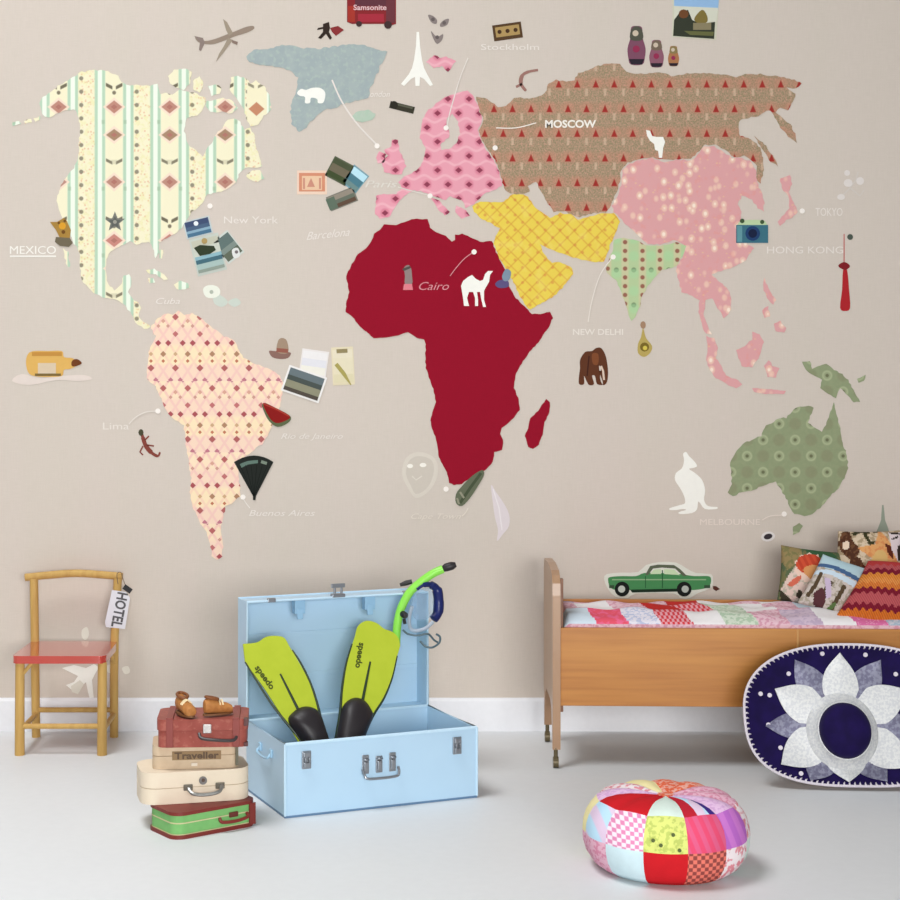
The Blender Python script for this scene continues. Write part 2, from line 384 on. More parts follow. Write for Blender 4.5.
land('russia_cutout', 'brown Russia with rows of red cones and the word MOSCOW across it', [[(476,97),(484,98),(492,102),(498,108),(506,106),(514,98),(524,98),(532,98),(542,96),(546,90),(548,83),(556,80),(566,81),(574,80),(578,73),(588,70),(598,66),(606,64),(620,64),(624,70),(632,74),(644,74),(660,72),(674,77),(684,74),(698,73),(712,74),(724,75),(736,77),(748,74),(760,74),(772,76),(784,77),(794,80),(802,84),(796,88),(786,88),(796,94),(792,104),(788,110),(780,108),(776,112),(782,118),(790,124),(796,136),(797,143),(790,138),(782,130),(776,120),(770,110),(764,112),(758,116),(748,118),(740,120),(738,128),(740,136),(748,138),(754,142),(760,148),(763,158),(764,170),(760,184),(756,178),(757,166),(752,160),(744,156),(734,157),(726,151),(716,145),(703,145),(699,151),(691,159),(676,159),(664,160),(650,157),(638,159),(628,163),(621,170),(620,182),(616,194),(611,204),(606,213),(594,213),(580,217),(566,212),(554,212),(548,204),(542,192),(536,182),(528,186),(530,192),(520,194),(510,194),(504,188),(500,172),(495,160),(487,149),(482,140),(479,131),(483,120),(479,106)], [(754,136),(766,146),(774,158),(778,166),(770,162),(764,152)]], RUm, .8, 6, 0.00162)
land('middle_east_cutout', 'yellow trellis-pattern Middle East map piece between Africa and India', [[(472,206),(480,202),(494,202),(504,202),(510,196),(518,193),(528,197),(534,206),(542,212),(550,218),(560,213),(570,214),(578,220),(590,216),(604,213),(614,213),(620,222),(614,236),(610,246),(604,262),(590,262),(576,258),(562,254),(548,248),(540,244),(544,254),(552,263),(560,262),(572,268),(573,274),(566,284),(554,296),(540,304),(530,310),(524,304),(518,292),(512,280),(504,266),(498,256),(494,244),(496,236),(500,228),(492,224),(480,218),(474,212)]], MEm, .7, 7, 0.00158)
land('africa_cutout', 'plain crimson cloth Africa with a white camel, biggest solid red shape on wall', [[(384,224),(396,225),(404,222),(414,219),(428,219),(430,228),(436,232),(446,236),(452,242),(455,240),(455,235),(462,234),(470,237),(480,242),(492,241),(496,252),(502,264),(506,272),(508,284),(514,296),(522,304),(532,314),(540,314),(550,312),(553,318),(548,328),(540,340),(528,354),(520,366),(515,376),(514,388),(519,400),(520,410),(512,420),(502,428),(500,434),(503,440),(502,450),(494,452),(493,462),(486,470),(478,474),(470,478),(462,484),(454,485),(449,483),(447,472),(442,464),(438,454),(437,442),(432,428),(430,420),(433,410),(436,402),(434,392),(430,380),(426,368),(425,356),(426,344),(424,340),(416,338),(408,332),(398,336),(386,338),(374,338),(366,332),(358,324),(352,316),(346,312),(346,304),(349,292),(348,284),(346,276),(352,264),(358,254),(366,248),(372,240),(374,234),(380,230)]], AFm, .5, 8)
land('madagascar_cutout', 'small crimson Madagascar island to the right of Africa', [[(546,399),(550,402),(549,412),(545,422),(543,432),(539,445),(533,449),(528,447),(525,436),(528,428),(530,418),(538,411),(542,405)]], AFm, .5, 9)
land('india_cutout', 'green India with columns of small red beads', [[(614,240),(624,238),(636,240),(648,246),(660,246),(668,244),(676,242),(686,246),(682,256),(677,266),(672,268),(662,270),(656,276),(648,286),(642,296),(640,306),(635,318),(631,321),(628,312),(624,300),(620,290),(616,280),(606,272),(608,262),(612,252)]], INm, .7, 10, 0.00166)
land('china_cutout', 'pink blossom-print China and South East Asia mainland below Russia', [[(622,170),(630,164),(640,160),(652,158),(664,162),(678,160),(692,160),(700,152),(704,146),(714,146),(724,152),(732,158),(742,158),(752,162),(756,170),(757,182),(760,190),(764,200),(764,212),(758,208),(752,200),(742,196),(738,204),(742,212),(740,222),(742,234),(748,244),(754,248),(744,262),(730,268),(718,272),(712,274),(720,282),(728,290),(732,300),(730,312),(724,318),(718,308),(712,298),(706,300),(704,314),(708,326),(712,334),(706,334),(702,326),(698,312),(700,300),(692,296),(682,292),(678,280),(676,268),(682,258),(686,246),(676,240),(660,244),(648,244),(638,236),(630,228),(622,220),(614,212),(612,206),(618,194),(622,182)]], CHm, .8, 11, 0.00154)
land('sumatra_cutout', 'long thin pink island curving down below mainland South East Asia', [[(706,336),(714,338),(718,348),(716,358),(722,368),(726,376),(738,380),(742,384),(736,388),(726,384),(716,378),(710,370),(706,360),(708,348)]], CHm, .7, 12)
land('borneo_cutout', 'roundish pink island at the middle of the South East Asian islands', [[(752,332),(760,334),(764,342),(760,356),(752,368),(742,366),(738,358),(736,350),(744,346),(752,340)]], CHm, .7, 13)
land('sulawesi_cutout', 'small ragged pink island to the lower right of the roundish pink island', [[(764,366),(769,360),(772,366),(779,368),(776,377),(768,377)]], CHm, .7, 14)
land('philippines_cutout', 'thin chain of pale pink islands between China and the red tassel', [[(764,278),(768,288),(776,300),(773,305),(767,298),(763,288)], [(762,310),(768,306),(770,316),(764,318)], [(774,324),(780,321),(786,328),(784,333),(776,331)]], CHm, .6, 15)
land('java_cutout', 'flat sliver of pale pink island above the Australian coast', [[(752,388),(768,389),(786,391),(784,394),(766,394),(754,392)]], CHm, .3, 16)
land('japan_cutout', 'pale pink Japan beside the word TOKYO', [[(780,178),(790,175),(792,184),(788,192),(794,202),(798,212),(792,218),(786,220),(780,226),(778,222),(784,214),(790,208),(788,196),(782,188)]], CHm, .7, 17)
land('australia_cutout', 'sage green Australia with rings, right of the white kangaroo', [[(727,492),(732,484),(731,472),(730,462),(735,452),(742,444),(752,440),(761,436),(766,426),(772,424),(778,418),(786,418),(794,410),(800,406),(808,406),(814,408),(810,416),(808,422),(816,428),(822,432),(828,420),(832,406),(834,402),(837,416),(840,428),(842,440),(847,456),(848,468),(844,478),(838,488),(828,498),(820,508),(812,514),(804,516),(794,514),(790,506),(786,498),(780,488),(776,482),(766,484),(754,490),(742,492),(733,496)]], AUm, .8, 18)
land('tasmania_cutout', 'tiny sage green island below Australia', [[(793,527),(799,523),(803,526),(799,532),(793,535)]], AUm, .3, 19)
land('new_guinea_cutout', 'sage green New Guinea island above the tip of Australia', [[(802,362),(810,361),(812,369),(820,366),(826,364),(834,370),(842,374),(848,380),(854,392),(860,402),(854,402),(846,394),(840,388),(836,398),(828,394),(820,388),(822,380),(814,376),(806,370)], [(857,379),(866,375),(864,381),(858,383)]], AUm, .6, 20)

# ================================================================ pasted cutouts and pictures
def cut(name, label, cat, layers, group=None, on=False, rough=0.75):
    """flat printed cutout. layers: (part name or None, colour, [polys]); None layers form the cutout itself"""
    t0 = T1+0.0001 if on else T0
    t = t0+0.0007; bm = bmesh.new(); mats = []; kids = []
    for pn, col, polys in layers:
        if pn is None:
            mi = len(mats); mats.append(flat(col, rough))
            for P in polys:
                prism(bm, P, lambda a, b: W(a, b, t0), lambda a, b: W(a, b, t), mi)
            t += 0.00018
        else: kids.append((pn, col, polys, t)); t += 0.00018
    r = tag(link(name, bm, mats), label, cat, group)
    for pn, col, polys, tt in kids:
        if polys and not isinstance(polys, list): polys = [polys]
        for P in polys:
            b2 = bmesh.new(); prism(b2, P, lambda a, b: W(a, b, tt-0.00025), lambda a, b: W(a, b, tt))
            link(pn, b2, flat(col, rough), r)
    return r
def lettering(text, cx, cy, w, h, label, col=(238, 230, 220), bold=0.0, shear=0.0, rot=0.0, line=None, lw=1.0, marker=None, under=False, on=False, name='wall_lettering', mcol=None):
    cu = bpy.data.curves.new('text', 'FONT'); cu.body = text; cu.offset = bold; cu.shear = shear; cu.extrude = 0.01; cu.resolution_u = 3
    to = bpy.data.objects.new('text', cu); COL.objects.link(to)
    bpy.context.view_layer.update()
    me = bpy.data.meshes.new_from_object(to.evaluated_get(bpy.context.evaluated_depsgraph_get()))
    bpy.data.objects.remove(to); bpy.data.curves.remove(cu)
    xs = [q.co.x for q in me.vertices]; ys = [q.co.y for q in me.vertices]
    x0, x1, y0, y1 = min(xs), max(xs), min(ys), max(ys)
    c, s = math.cos(math.radians(rot)), math.sin(math.radians(rot))
    t0 = T1+0.0001 if on else T0; th = 0.0006
    bm = bmesh.new(); bm.from_mesh(me); bpy.data.meshes.remove(me)
    for q in bm.verts:
        a = ((q.co.x-x0)/(x1-x0)-0.5)*w; b = -((q.co.y-y0)/(y1-y0)-0.5)*h
        q.co = W(cx+a*c-b*s, cy+a*s+b*c, t0+(th if q.co.z > 0 else 0))
    for f in bm.faces: f.material_index = 0
    if under: prism(bm, rect(cx-w/2, cy+h/2+1.5, cx+w/2, cy+h/2+3), lambda a, b: W(a, b, t0), lambda a, b: W(a, b, t0+th))
    mt = flat(col, 0.8)
    r = tag(link(name, bm, mt), label, 'lettering', 'place names on the wall map')
    if line:
        b2 = bmesh.new(); prism(b2, stroke(curve2(line, 5) if len(line) > 2 else line, lw), lambda a, b: W(a, b, t0+.0017), lambda a, b: W(a, b, t0+.0021)); link('pointer_line', b2, mt, r)
    if marker:
        b2 = bmesh.new(); prism(b2, circ(marker[0], marker[1], 2.6, 14), lambda a, b: W(a, b, t0+.0014), lambda a, b: W(a, b, t0+.0022)); link('marker_dot', b2, flat(mcol or (248, 240, 232), .8), r)
    return r
FA = (232, 224, 216)
lettering('MOSCOW', 570.5, 124, 51, 8, 'bold white word MOSCOW on brown Russia', (245, 238, 228), .03, on=True, line=[(496, 128), (516, 128), (536, 123)], marker=(495, 148))
lettering('New York', 251, 220, 54, 7, 'faint white words New York right of the beach postcards', FA, marker=(210, 206))
lettering('MEXICO', 33, 250, 46, 8, 'bold white word MEXICO underlined, left of the gold figure', (244, 240, 232), 0, under=True)
lettering('Cuba', 168, 301, 24, 6, 'tiny faint word Cuba below the Caribbean islands', FA, shear=.3)
lettering('Lima', 116, 426, 26, 7, 'faint white word Lima with a curved line to South America', (230, 222, 213), line=[(129, 424), (136, 417), (146, 412), (156, 411)], marker=(158, 411))
lettering('Rio de Janeiro', 312, 437, 62, 7, 'faint white words Rio de Janeiro below the watermelon slice', FA, shear=.35)
lettering('Buenos Aires', 282, 513, 66, 6, 'faint white words Buenos Aires under the black folding fan', FA, shear=.3, line=[(250, 508), (246, 503), (243, 498)], marker=(243, 497))
lettering('Cape Town', 436, 517, 50, 7, 'faint white words Cape Town below the tip of Africa', (228, 218, 205), shear=.4, line=[(462, 516), (466, 512), (468, 508)], marker=(446, 489))
lettering('Cairo', 434, 286, 30, 8, 'pink-white word Cairo written on crimson Africa', (222, 150, 158), -.005, .35, on=True, line=[(450, 276), (456, 268), (464, 259), (472, 253)], lw=.8, marker=(474, 252))
lettering('NEW DELHI', 598, 332, 50, 6, 'white capitals NEW DELHI with a line up to India', (234, 226, 216), .01, line=[(588, 322), (592, 300), (600, 275), (611, 259)], marker=(613, 257))
lettering('TOKYO', 829, 212, 27, 8, 'faint white word TOKYO right of Japan', FA, marker=(802, 211))
lettering('HONG KONG', 805, 250, 76, 7, 'wide faint capitals HONG KONG below the blue camera', FA)
lettering('MELBOURNE', 730, 522, 60, 6, 'faint capitals MELBOURNE below the white kangaroo', (230, 218, 207), 0, line=[(762, 520), (770, 516), (782, 515)], marker=(784, 514))
lettering('Paris', 381, 184, 32, 7, 'faint word Paris between the tower postcards and pink Europe', (224, 218, 208), shear=.3, line=[(398, 187), (408, 190), (428, 195)], marker=(430, 196))
lettering('Barcelona', 328, 234, 44, 8, 'faint script word Barcelona below the tower postcards', FA, shear=.5, rot=-6)
lettering('Stockholm', 510, 47, 58, 6, 'faint word Stockholm below the domino tile', FA, line=[(468, 58), (460, 78), (450, 112), (447, 127)], marker=(446, 128))
lettering('London', 378, 94, 24, 6, 'tiny faint word London beside the black cannon', FA, shear=.3, line=[(332, 80), (342, 102), (358, 125), (376, 144)], lw=1.6, marker=(377, 146))

G3 = 'pictures pasted around the map'
WH = (247, 245, 236)
cut('polar_bear_cutout', 'small white polar bear silhouette on pale Greenland', 'animal cutout', [(None, WH, [ccurve([(297,93),(301,89),(306,90),(312,88),(320,88),(325,92),(325,98),(323,103),(318,103),(317,99),(311,98),(310,103),(305,103),(305,97),(300,96)], 3)])], 'white animal cutouts', True)
cut('tower_cutout', 'white lattice tower silhouette with splayed feet, above pink Europe', 'tower cutout', [(None, WH, [[(416.5,32),(419,32),(420,46),(422,60),(424,68),(427,74),(433,85),(430,86),(424,79),(420,77),(419.5,86),(415.5,86),(415,77),(411,79),(404,86),(401,84),(409,74),(412,68),(414,60),(416,46)]])], 'white cutouts')
cut('camel_cutout', 'white camel silhouette on crimson Africa', 'animal cutout', [(None, WH, [[(461,286),(463,281),(468,277),(472,275),(476,279),(480,281),(483,280),(485,274),(488,271),(493,271),(490,275),(489,282),(486,287),(484,291),(484,300),(486,307),(483,307),(481,298),(480,292),(477,292),(478,300),(478,306),(475,306),(475,298),(473,292),(469,292),(467,298),(469,306),(464,306),(463,298),(462,292)]])], 'white animal cutouts', True)
cut('kangaroo_cutout', 'white kangaroo silhouette standing left of Australia', 'animal cutout', [(None, WH, [ccurve([(686,452),(689,456),(694,461),(697,466),(693,468),(689,469),(695,473),(702,480),(705,490),(704,500),(708,506),(717,507),(716,509),(705,509),(700,503),(698,502),(697,509),(692,513),(680,514),(679,512),(686,510),(683,509),(676,510),(670,510),(670,508),(680,505),(685,503),(684,496),(680,488),(675,480),(676,473),(682,468),(684,460),(683,454)], 3)])], 'white animal cutouts')
cut('goat_cutout', 'small white goat silhouette standing on top of pink China', 'animal cutout', [(None, WH, [[(646,130),(650,131),(652,136),(656,137),(663,137),(665,142),(663,148),(662,158),(659,158),(658,151),(655,150),(654,144),(650,141),(647,136)]])], 'white animal cutouts', True)
cut('bird_cutout', 'white flying bird silhouette on the wall seen between the chair legs', 'animal cutout', [(None, WH, [[(62,668),(74,665),(86,668),(94,664),(99,667),(95,674),(92,680),(94,700),(91,703),(88,692),(86,682),(80,688),(72,690),(66,685),(74,682),(78,676),(70,672)]]), ('white_fleck', (232, 226, 212), [ccurve([(82,630),(87,627),(89,634),(86,640),(82,637)], 3), ccurve([(104,668),(112,664),(118,669),(112,674)], 3), ccurve([(122,668),(128,666),(130,672),(125,674)], 3)]), (None, (226, 222, 208), [[(71,686),(80,680),(84,684),(78,694),(72,692)]])], 'white animal cutouts')
cut('feather_cutout', 'pale lilac-white long feather right of the tip of Africa', 'feather cutout', [(None, (224, 213, 214), [ccurve([(491,485),(496,492),(503,502),(509,514),(509,526),(503,534),(497,541),(498,530),(495,518),(493,504)], 3)]), (None, (236, 228, 228), [stroke([(493,489),(499,508),(502,530)], 1.2)])], G3)
cut('lion_sketch', 'faint white chalk drawing of a lion face left of Africa tip', 'drawing', [(None, (218, 209, 196), [ccurve([(406,458),(418,452),(432,456),(438,466),(436,480),(428,492),(416,498),(408,488),(402,474)], 3)]), (None, (207, 197, 184), [ccurve([(409,461),(418,456),(430,459),(434,467),(432,479),(426,489),(416,494),(411,486),(406,474)], 3)]), ('eye', (246, 241, 230), [circ(410, 466, 3, 12, 2.2), circ(423, 465, 3.4, 12, 2.2)]), (None, (222, 214, 202), [stroke([(412, 476), (416, 480), (422, 476)], 1.2)])], G3)
cut('rose_cutout', 'white rose head with pale leaves beside the island of Cuba', 'flower cutout', [(None, (205, 212, 200), [ccurve([(214,294),(222,296),(228,302),(222,307),(214,303)], 3), ccurve([(228,302),(236,298),(241,303),(234,307)], 3)]), ('blossom', (236, 237, 222), [ccurve([(203,290),(206,286),(213,285),(219,288),(220,294),(214,298),(206,297)], 3)]), ('blossom_heart', (176, 182, 166), [circ(211.5, 292, 2, 10)])], G3)
cut('blossom_sprig', 'faint white blossom sprig above the word TOKYO', 'flower cutout', [(None, (213, 204, 196), [stroke([(840, 198), (848, 190), (856, 180), (858, 172)], 1.3), stroke([(850, 188), (860, 196), (864, 190)], 1.2)]), ('blossom', (226, 218, 212), [circ(841, 197, 4, 10, 3), circ(848, 183, 4.5, 10, 4), circ(860, 181, 4, 10, 4), circ(847, 173, 3, 10, 3)])], G3)
pl = (150, 133, 118)
cut('airplane_cutout', 'brown-grey toy airplane climbing right above North America', 'airplane cutout', [(None, pl, [ccurve([(195,37),(200,38),(205,41),(215,39),(228,34),(236,31),(246,27),(253,26),(254,29),(246,33),(236,36),(226,40),(214,44),(205,44),(198,42)], 3)]), ('wing', (160, 146, 128), [[(223,19),(227,22),(233,33),(229,36),(226,30)], [(228,38),(233,40),(224,52),(216,62),(219,54),(224,46)]]), ('tail', (142, 126, 118), [[(194,36),(203,38),(205,43),(201,51),(199,50),(200,42)]]), ('engine', (140, 120, 108), [[(232,40),(238,42),(237,45),(232,43)]])], G3)
r = cut('red_suitcase_cutout', 'dark red vintage suitcase picture with pale lettering at top of wall', 'suitcase picture', [(None, (136, 42, 46), [[(347,-14),(396,-16),(396,24),(390,26),(385,24),(352,24),(347,22)]]), (None, (96, 52, 62), [rect(355,-10,386,6)]), (None, (108, 55, 62), [rect(386,-12,395,23)]), (None, (165, 55, 45), [rect(348,6,355,22)]), (None, (166, 48, 62), [rect(358,14,384,22)]), ('wheel', (66, 48, 48), [circ(359, 24, 3, 10), circ(388, 25, 4, 10)])], G3)
lettering('Samsonite', 370, 7.5, 33, 5.5, 'pale maker lettering across the dark red suitcase picture', (226, 190, 192), .02, on=True)['group'] = 'pictures pasted around the map'
cut('dancer_cutout', 'tiny black dancing figure beside a dark red fan, above Greenland', 'figure cutout', [(None, (52, 40, 34), [[(323,24),(329,22),(330,28),(329,32),(332,38),(330,40),(326,34),(321,39),(318,38),(323,32),(323,29),(317,30),(318,28),(323,27)]]), ('red_fan', (138, 50, 52), [[(330,28),(338,26),(344,30),(340,33),(336,36),(332,32)]]), ], G3)
for i, (c, lb) in enumerate((([(428,15),(433,16),(437,20),(436,24),(431,22)], 'upper left grey butterfly of the three above the white tower'), ([(449,19),(444,20),(440,24),(441,27),(447,25)], 'upper right grey butterfly of the three above the white tower'), ([(431,31),(437,37),(443,34),(442,40),(437,44),(433,38)], 'lowest grey butterfly of the three above the white tower'))):
    cut('butterfly_cutout', lb, 'butterfly', [(None, (140, 128, 124), [ccurve(c, 3)]), (None, (104, 94, 92), [circ(sum(p[0] for p in c)/len(c), sum(p[1] for p in c)/len(c), 2, 8)])], 'three grey butterflies')
cut('domino_cutout', 'brown bordered domino tile with gold face tilted at top of wall', 'domino cutout', [(None, (88, 64, 42), [rrot(507.5, 31.5, 29, 16, -8)]), (None, (176, 146, 92), [rrot(507.5, 31, 24, 10, -8)]), ('pip', (74, 50, 34), [circ(499.5, 32, 2.2, 8), circ(507.5, 31, 2.2, 8), circ(515.5, 30, 2.2, 8)])], G3)
cut('cannon_cutout', 'short black cannon lying tilted between Iceland and Europe', 'cannon cutout', [(None, (58, 56, 44), [rrot(402, 107.5, 25, 7, 14)]), (None, (92, 92, 76), [rrot(402, 105.5, 22, 2, 14)]), ('wheel', (46, 44, 36), [circ(394, 105, 4, 12)])], G3)
cut('key_cutout', 'reddish brown bent hook shape left of the top of Russia', 'hook cutout', [(None, (158, 116, 106), [stroke(curve2([(538,70),(528,72),(522,76),(521,84),(526,91)]), [2.5]*6+[3]*6+[4]*6+[3]*6+[1.5]), stroke([(516,87),(522,84)], 2.5)])], G3)
cut('starfish_cutout', 'grey five-pointed star over the diamonds of North America', 'star cutout', [(None, (122, 122, 114), [star(115, 222, 10.5, 4.6)]), (None, (96, 98, 94), [star(115, 222.5, 6.5, 3.2)]), ('center_bead', (156, 154, 142), [circ(115, 222, 2, 8)])], G3, True)
cut('gold_figure_cutout', 'gold and grey carved figure at the west coast of North America', 'figure cutout', [(None, (168, 130, 62), [[(50,222),(57,222),(64,218),(67,221),(71,230),(70,238),(60,238),(56,230)]]), ('base', (112, 102, 82), [[(56,237),(70,238),(73,243),(69,247),(60,246),(55,242)]]), ('face', (218, 158, 48), [circ(62.5, 226, 3.6, 10)]), (None, (112, 74, 34), [circ(59, 223, 1.4, 8), circ(65, 221, 1.4, 8), circ(63.5, 232, 2, 8)])], G3, True)
cut('bottle_cutout', 'golden glass bottle lying on its side at the left wall edge', 'bottle cutout', [(None, (226, 212, 202), [ccurve([(12,381),(22,374),(40,378),(60,376),(84,375),(92,379),(78,381),(56,380),(30,385)], 3)]), ('glass', (222, 176, 96), [ccurve([(28,354),(34,351),(48,351),(62,351),(64,357),(72,358),(76,361),(76,366),(70,369),(64,370),(62,376),(48,377),(34,376),(28,372),(26,362)], 3)]), ('paper_label', (216, 196, 168), [rect(38,363,56,374)]), ('shade_line', (124, 102, 60), [rect(35,373.5,61,376)]), ('upper_band', (196, 142, 68), [rect(32,352,62,356)]), ('stopper', (112, 62, 32), [ccurve([(72,361),(77,359),(82,363),(77,366),(72,366)], 3)])], G3)
cut('lizard_cutout', 'small dark red lizard left of South America below the word Lima', 'lizard cutout', [(None, (134, 68, 58), [stroke(curve2([(141,431),(143,438),(146,446),(152,453),(158,456),(160,452)]), [3]*6+[4]*6+[4.5]*6+[3]*6+[2]*6+[1]), stroke([(143,446),(140,452),(143,455)], 1.5), stroke([(147,445),(154,446)], 1.5), stroke([(145,440),(149,436)], 1.5)]), ('head', (74, 72, 52), [circ(141, 432.5, 2.6, 10, 3.4)])], G3)
def card(label, cx, cy, w, h, a, border, bands, extra=(), on=False, name='postcard_cutout', group='postcards pasted on the map', z=0):
    L = [(None, border, [rrot(cx, cy, w, h, a)])]
    c, s = math.cos(math.radians(a)), math.sin(math.radians(a)); iw, ih = w*0.9, h*0.86
    tot = sum(b[0] for b in bands); y = -ih/2
    for fr, col in bands:
        hh = ih*fr/tot; yy = y+hh/2; y += hh
        L.append((None, col, [rrot(cx-yy*s, cy+yy*c, iw, hh, a)]))
    return cut(name, label, 'postcard', L+list(extra), group, on)
card('blue striped beach postcard at the top of the New York group', 198, 227.5, 27, 18, -14, (196, 206, 206), [(3, (66, 80, 112)), (2.2, (78, 100, 128)), (1.4, (140, 172, 190)), (2, (78, 116, 142))], [(None, (235, 240, 244), [circ(196, 223.5, 2.4, 10)])])
card('teal postcard with a dark hat-shaped boat in the New York group', 208, 254.5, 30, 38, -14, (196, 202, 192), [(3, (196, 196, 176)), (4, (202, 206, 192)), (1.5, (142, 182, 192)), (1.8, (72, 108, 120)), (2.4, (168, 190, 184)), (1.4, (146, 158, 146))], [(None, (52, 62, 44), [[(194,248),(200,245),(214,246),(216,250),(210,254),(200,256)]]), ('gold_top', (176, 150, 96), [circ(204.5, 241, 3, 10)])])
card('grey-green stamp with a white corner, right one in the New York group', 228, 247, 20, 28, -38, (206, 212, 204), [(4, (98, 116, 112)), (2, (128, 142, 134)), (3, (98, 106, 90))], [(None, (226, 226, 222), [ccurve([(232,250),(238,248),(240,256),(234,258)], 3)]), (None, (120, 112, 112), [circ(236.5, 252, 1.8, 8)])])
cut('postage_stamp_cutout', 'orange and cream bordered postage stamp left of the tower postcards', 'stamp', [(None, (236, 208, 186), [rect(297,170.5,327,194.5)]), (None, (212, 142, 112), [rect(299,173,325,191.5)]), (None, (232, 196, 162), [rect(302,176,322,190)]), (None, (204, 142, 122), [[(307,187),(311,178),(315,187)], rect(303,178,305,189), rect(319,178,321,189)])], G3)
card('dark green postcard, upper left of three beside pink Europe', 340, 171, 23, 22, 28, (88, 96, 72), [(2, (76, 84, 60)), (3, (112, 104, 84)), (2, (66, 78, 48))])
card('pale blue sky postcard, right one of three beside pink Europe', 355, 179, 19, 22, 38, (120, 160, 172), [(3, (188, 226, 238)), (3, (78, 124, 138)), (2, (110, 138, 136))], name='sky_postcard_cutout')
card('brown-grey bridge postcard, lowest of three beside pink Europe', 342, 199, 29, 15, -22, (126, 124, 112), [(2.5, (148, 138, 124)), (2, (104, 112, 98)), (2, (98, 76, 62))], [(None, (96, 112, 96), [rrot(332, 203.5, 9, 12, -22)])])
cut('landmark_photo', 'landscape photograph with blue sky and golden domes at top of wall', 'photograph', [(None, (208, 206, 184), [[(673,-16),(720.5,-16),(716,40),(672,37)]]), (None, (150, 186, 222), [[(674,-16),(720,-16),(718,10),(674,8)]]), (None, (214, 214, 196), [[(674,6),(718,8),(716,22),(674,20)]]), ('dark_trees', (56, 60, 48), [[(674,20),(680,12),(688,10),(692,20),(700,24),(715,22),(714,39),(673,36)]]), ('dome', (112, 72, 44), [circ(683.5, 14, 5, 12, 4.5)]), ('gold_tree', (128, 112, 60), [ccurve([(694,20),(698,13),(703,10),(707,16),(707,22),(700,24)], 3)]), ('lawn', (104, 106, 66), [[(684,31),(714,32),(713,36),(690,35)]]), ('light_house', (138, 128, 98), [rect(693,23,711,30)])], 'photographs pasted on the wall')
def doll(cx, yt, yb, w, dress, dark, lb):
    h = yb-yt; n = yt+h*.36
    return cut('nesting_doll_cutout', lb, 'nesting doll', [(None, dress, [ccurve([(cx-w*.30, yt+h*.04), (cx, yt), (cx+w*.30, yt+h*.04), (cx+w*.34, n-2), (cx+w*.5, yt+h*.58), (cx+w*.46, yt+h*.82), (cx+w*.32, yb), (cx-w*.32, yb), (cx-w*.46, yt+h*.82), (cx-w*.5, yt+h*.58), (cx-w*.34, n-2)], 3)]), ('headscarf', dark, [ccurve([(cx-w*.33, n), (cx-w*.30, yt+h*.1), (cx, yt), (cx+w*.30, yt+h*.1), (cx+w*.33, n)], 3)]), ('face', (206, 190, 168), [circ(cx-w*.06, yt+h*.19, w*.17, 12)]), ('base_band', (46, 38, 48), [[(cx-w*.43, yt+h*.86), (cx+w*.43, yt+h*.86), (cx+w*.30, yb), (cx-w*.30, yb)]]), ('flower', (150, 50, 82), [circ(cx-w*.02, yt+h*.6, w*.2, 10)])], 'three nesting dolls')
doll(636.5, 26, 64.5, 18, (126, 78, 98), (84, 84, 72), 'tallest nesting doll of the three, purple and leftmost')
doll(656.5, 40, 67, 14.5, (142, 92, 108), (118, 102, 86), 'middle-sized nesting doll, purple, between the other two')
doll(673.5, 46, 66, 11, (172, 118, 78), (140, 122, 80), 'smallest nesting doll of the three, orange and tan')
cut('camera_cutout', 'teal blue toy camera with dark lens over the east coast of China', 'camera cutout', [(None, (62, 112, 128), [rect(736,225,768,243)]), ('top_plate', (190, 212, 166), [[(737,225),(740,221),(748,220),(758,220),(765,221),(767,225)]]), ('button', (66, 88, 58), [circ(742,221,2.4,10), circ(762,222,2.2,10)]), (None, (36, 64, 108), [circ(752.5, 233.5, 7.4, 18)]), ('lens', (24, 34, 64), [circ(752.5, 233.5, 4.4, 16)]), (None, (98, 150, 158), [rect(737,226,742,242)])], G3, True)
r = cut('tassel_cutout', 'long red tassel with knot hanging right of the Philippines', 'tassel cutout', [(None, (190, 52, 56), [stroke([(844,234),(844,262)], .8)]), ('fringe', (176, 38, 44), [ccurve([(843,270),(847,270),(849,290),(850,308),(845,311),(840,308),(842,290)], 3)]), ('knot', (130, 30, 38), [ccurve([(838,266),(844,262),(850,266),(845,270)], 3)]), ('bead', (78, 88, 78), [circ(850, 237, 3, 10)])], G3)
cut('elephant_cutout', 'small brown carved elephant facing right below the words NEW DELHI', 'elephant cutout', [(None, (96, 54, 34), [ccurve([(580,360),(585,352),(592,351),(596,348),(601,348),(605,354),(607,362),(608,372),(607,382),(603,385),(600,378),(601,368),(599,366),(600,374),(603,384),(597,384),(595,376),(592,376),(594,384),(589,385),(586,380),(584,376),(584,384),(579,384),(579,376),(580,368)], 3)]), ('ear', (128, 74, 44), [ccurve([(592,354),(598,354),(598,364),(593,364)], 3)]), ('tusk', (220, 196, 176), [stroke([(601,366),(603,371),(604,380)], 2)]), (None, (66, 34, 26), [stroke([(589,356),(588,366),(587,376)], 1.2)])], G3)
cut('pendant_cutout', 'gold teardrop pendant hanging below the tip of India', 'pendant cutout', [(None, (186, 164, 92), [ccurve([(643,328),(646,338),(652,346),(650,353),(644,357),(638,353),(638,344),(641,337)], 3)]), ('top_bead', (168, 134, 106), [circ(643, 325, 2.8, 10, 3.8)]), ('stone', (122, 102, 40), [circ(644.5, 347, 4.6, 12)]), (None, (214, 194, 82), [circ(645, 348, 2.3, 10)])], G3)
cut('hat_cutout', 'small brown felt hat right of the top of South America', 'hat cutout', [(None, (140, 106, 96), [ccurve([(269,351),(274,351),(286,352),(291,353),(288,358),(280,359),(272,357)], 3)]), ('crown', (164, 140, 118), [ccurve([(277,352),(278,341),(282,338),(287,341),(288,353)], 3)]), ('ribbon', (152, 92, 78), [[(277,348),(288,349),(288,353),(276,352)]])], G3)
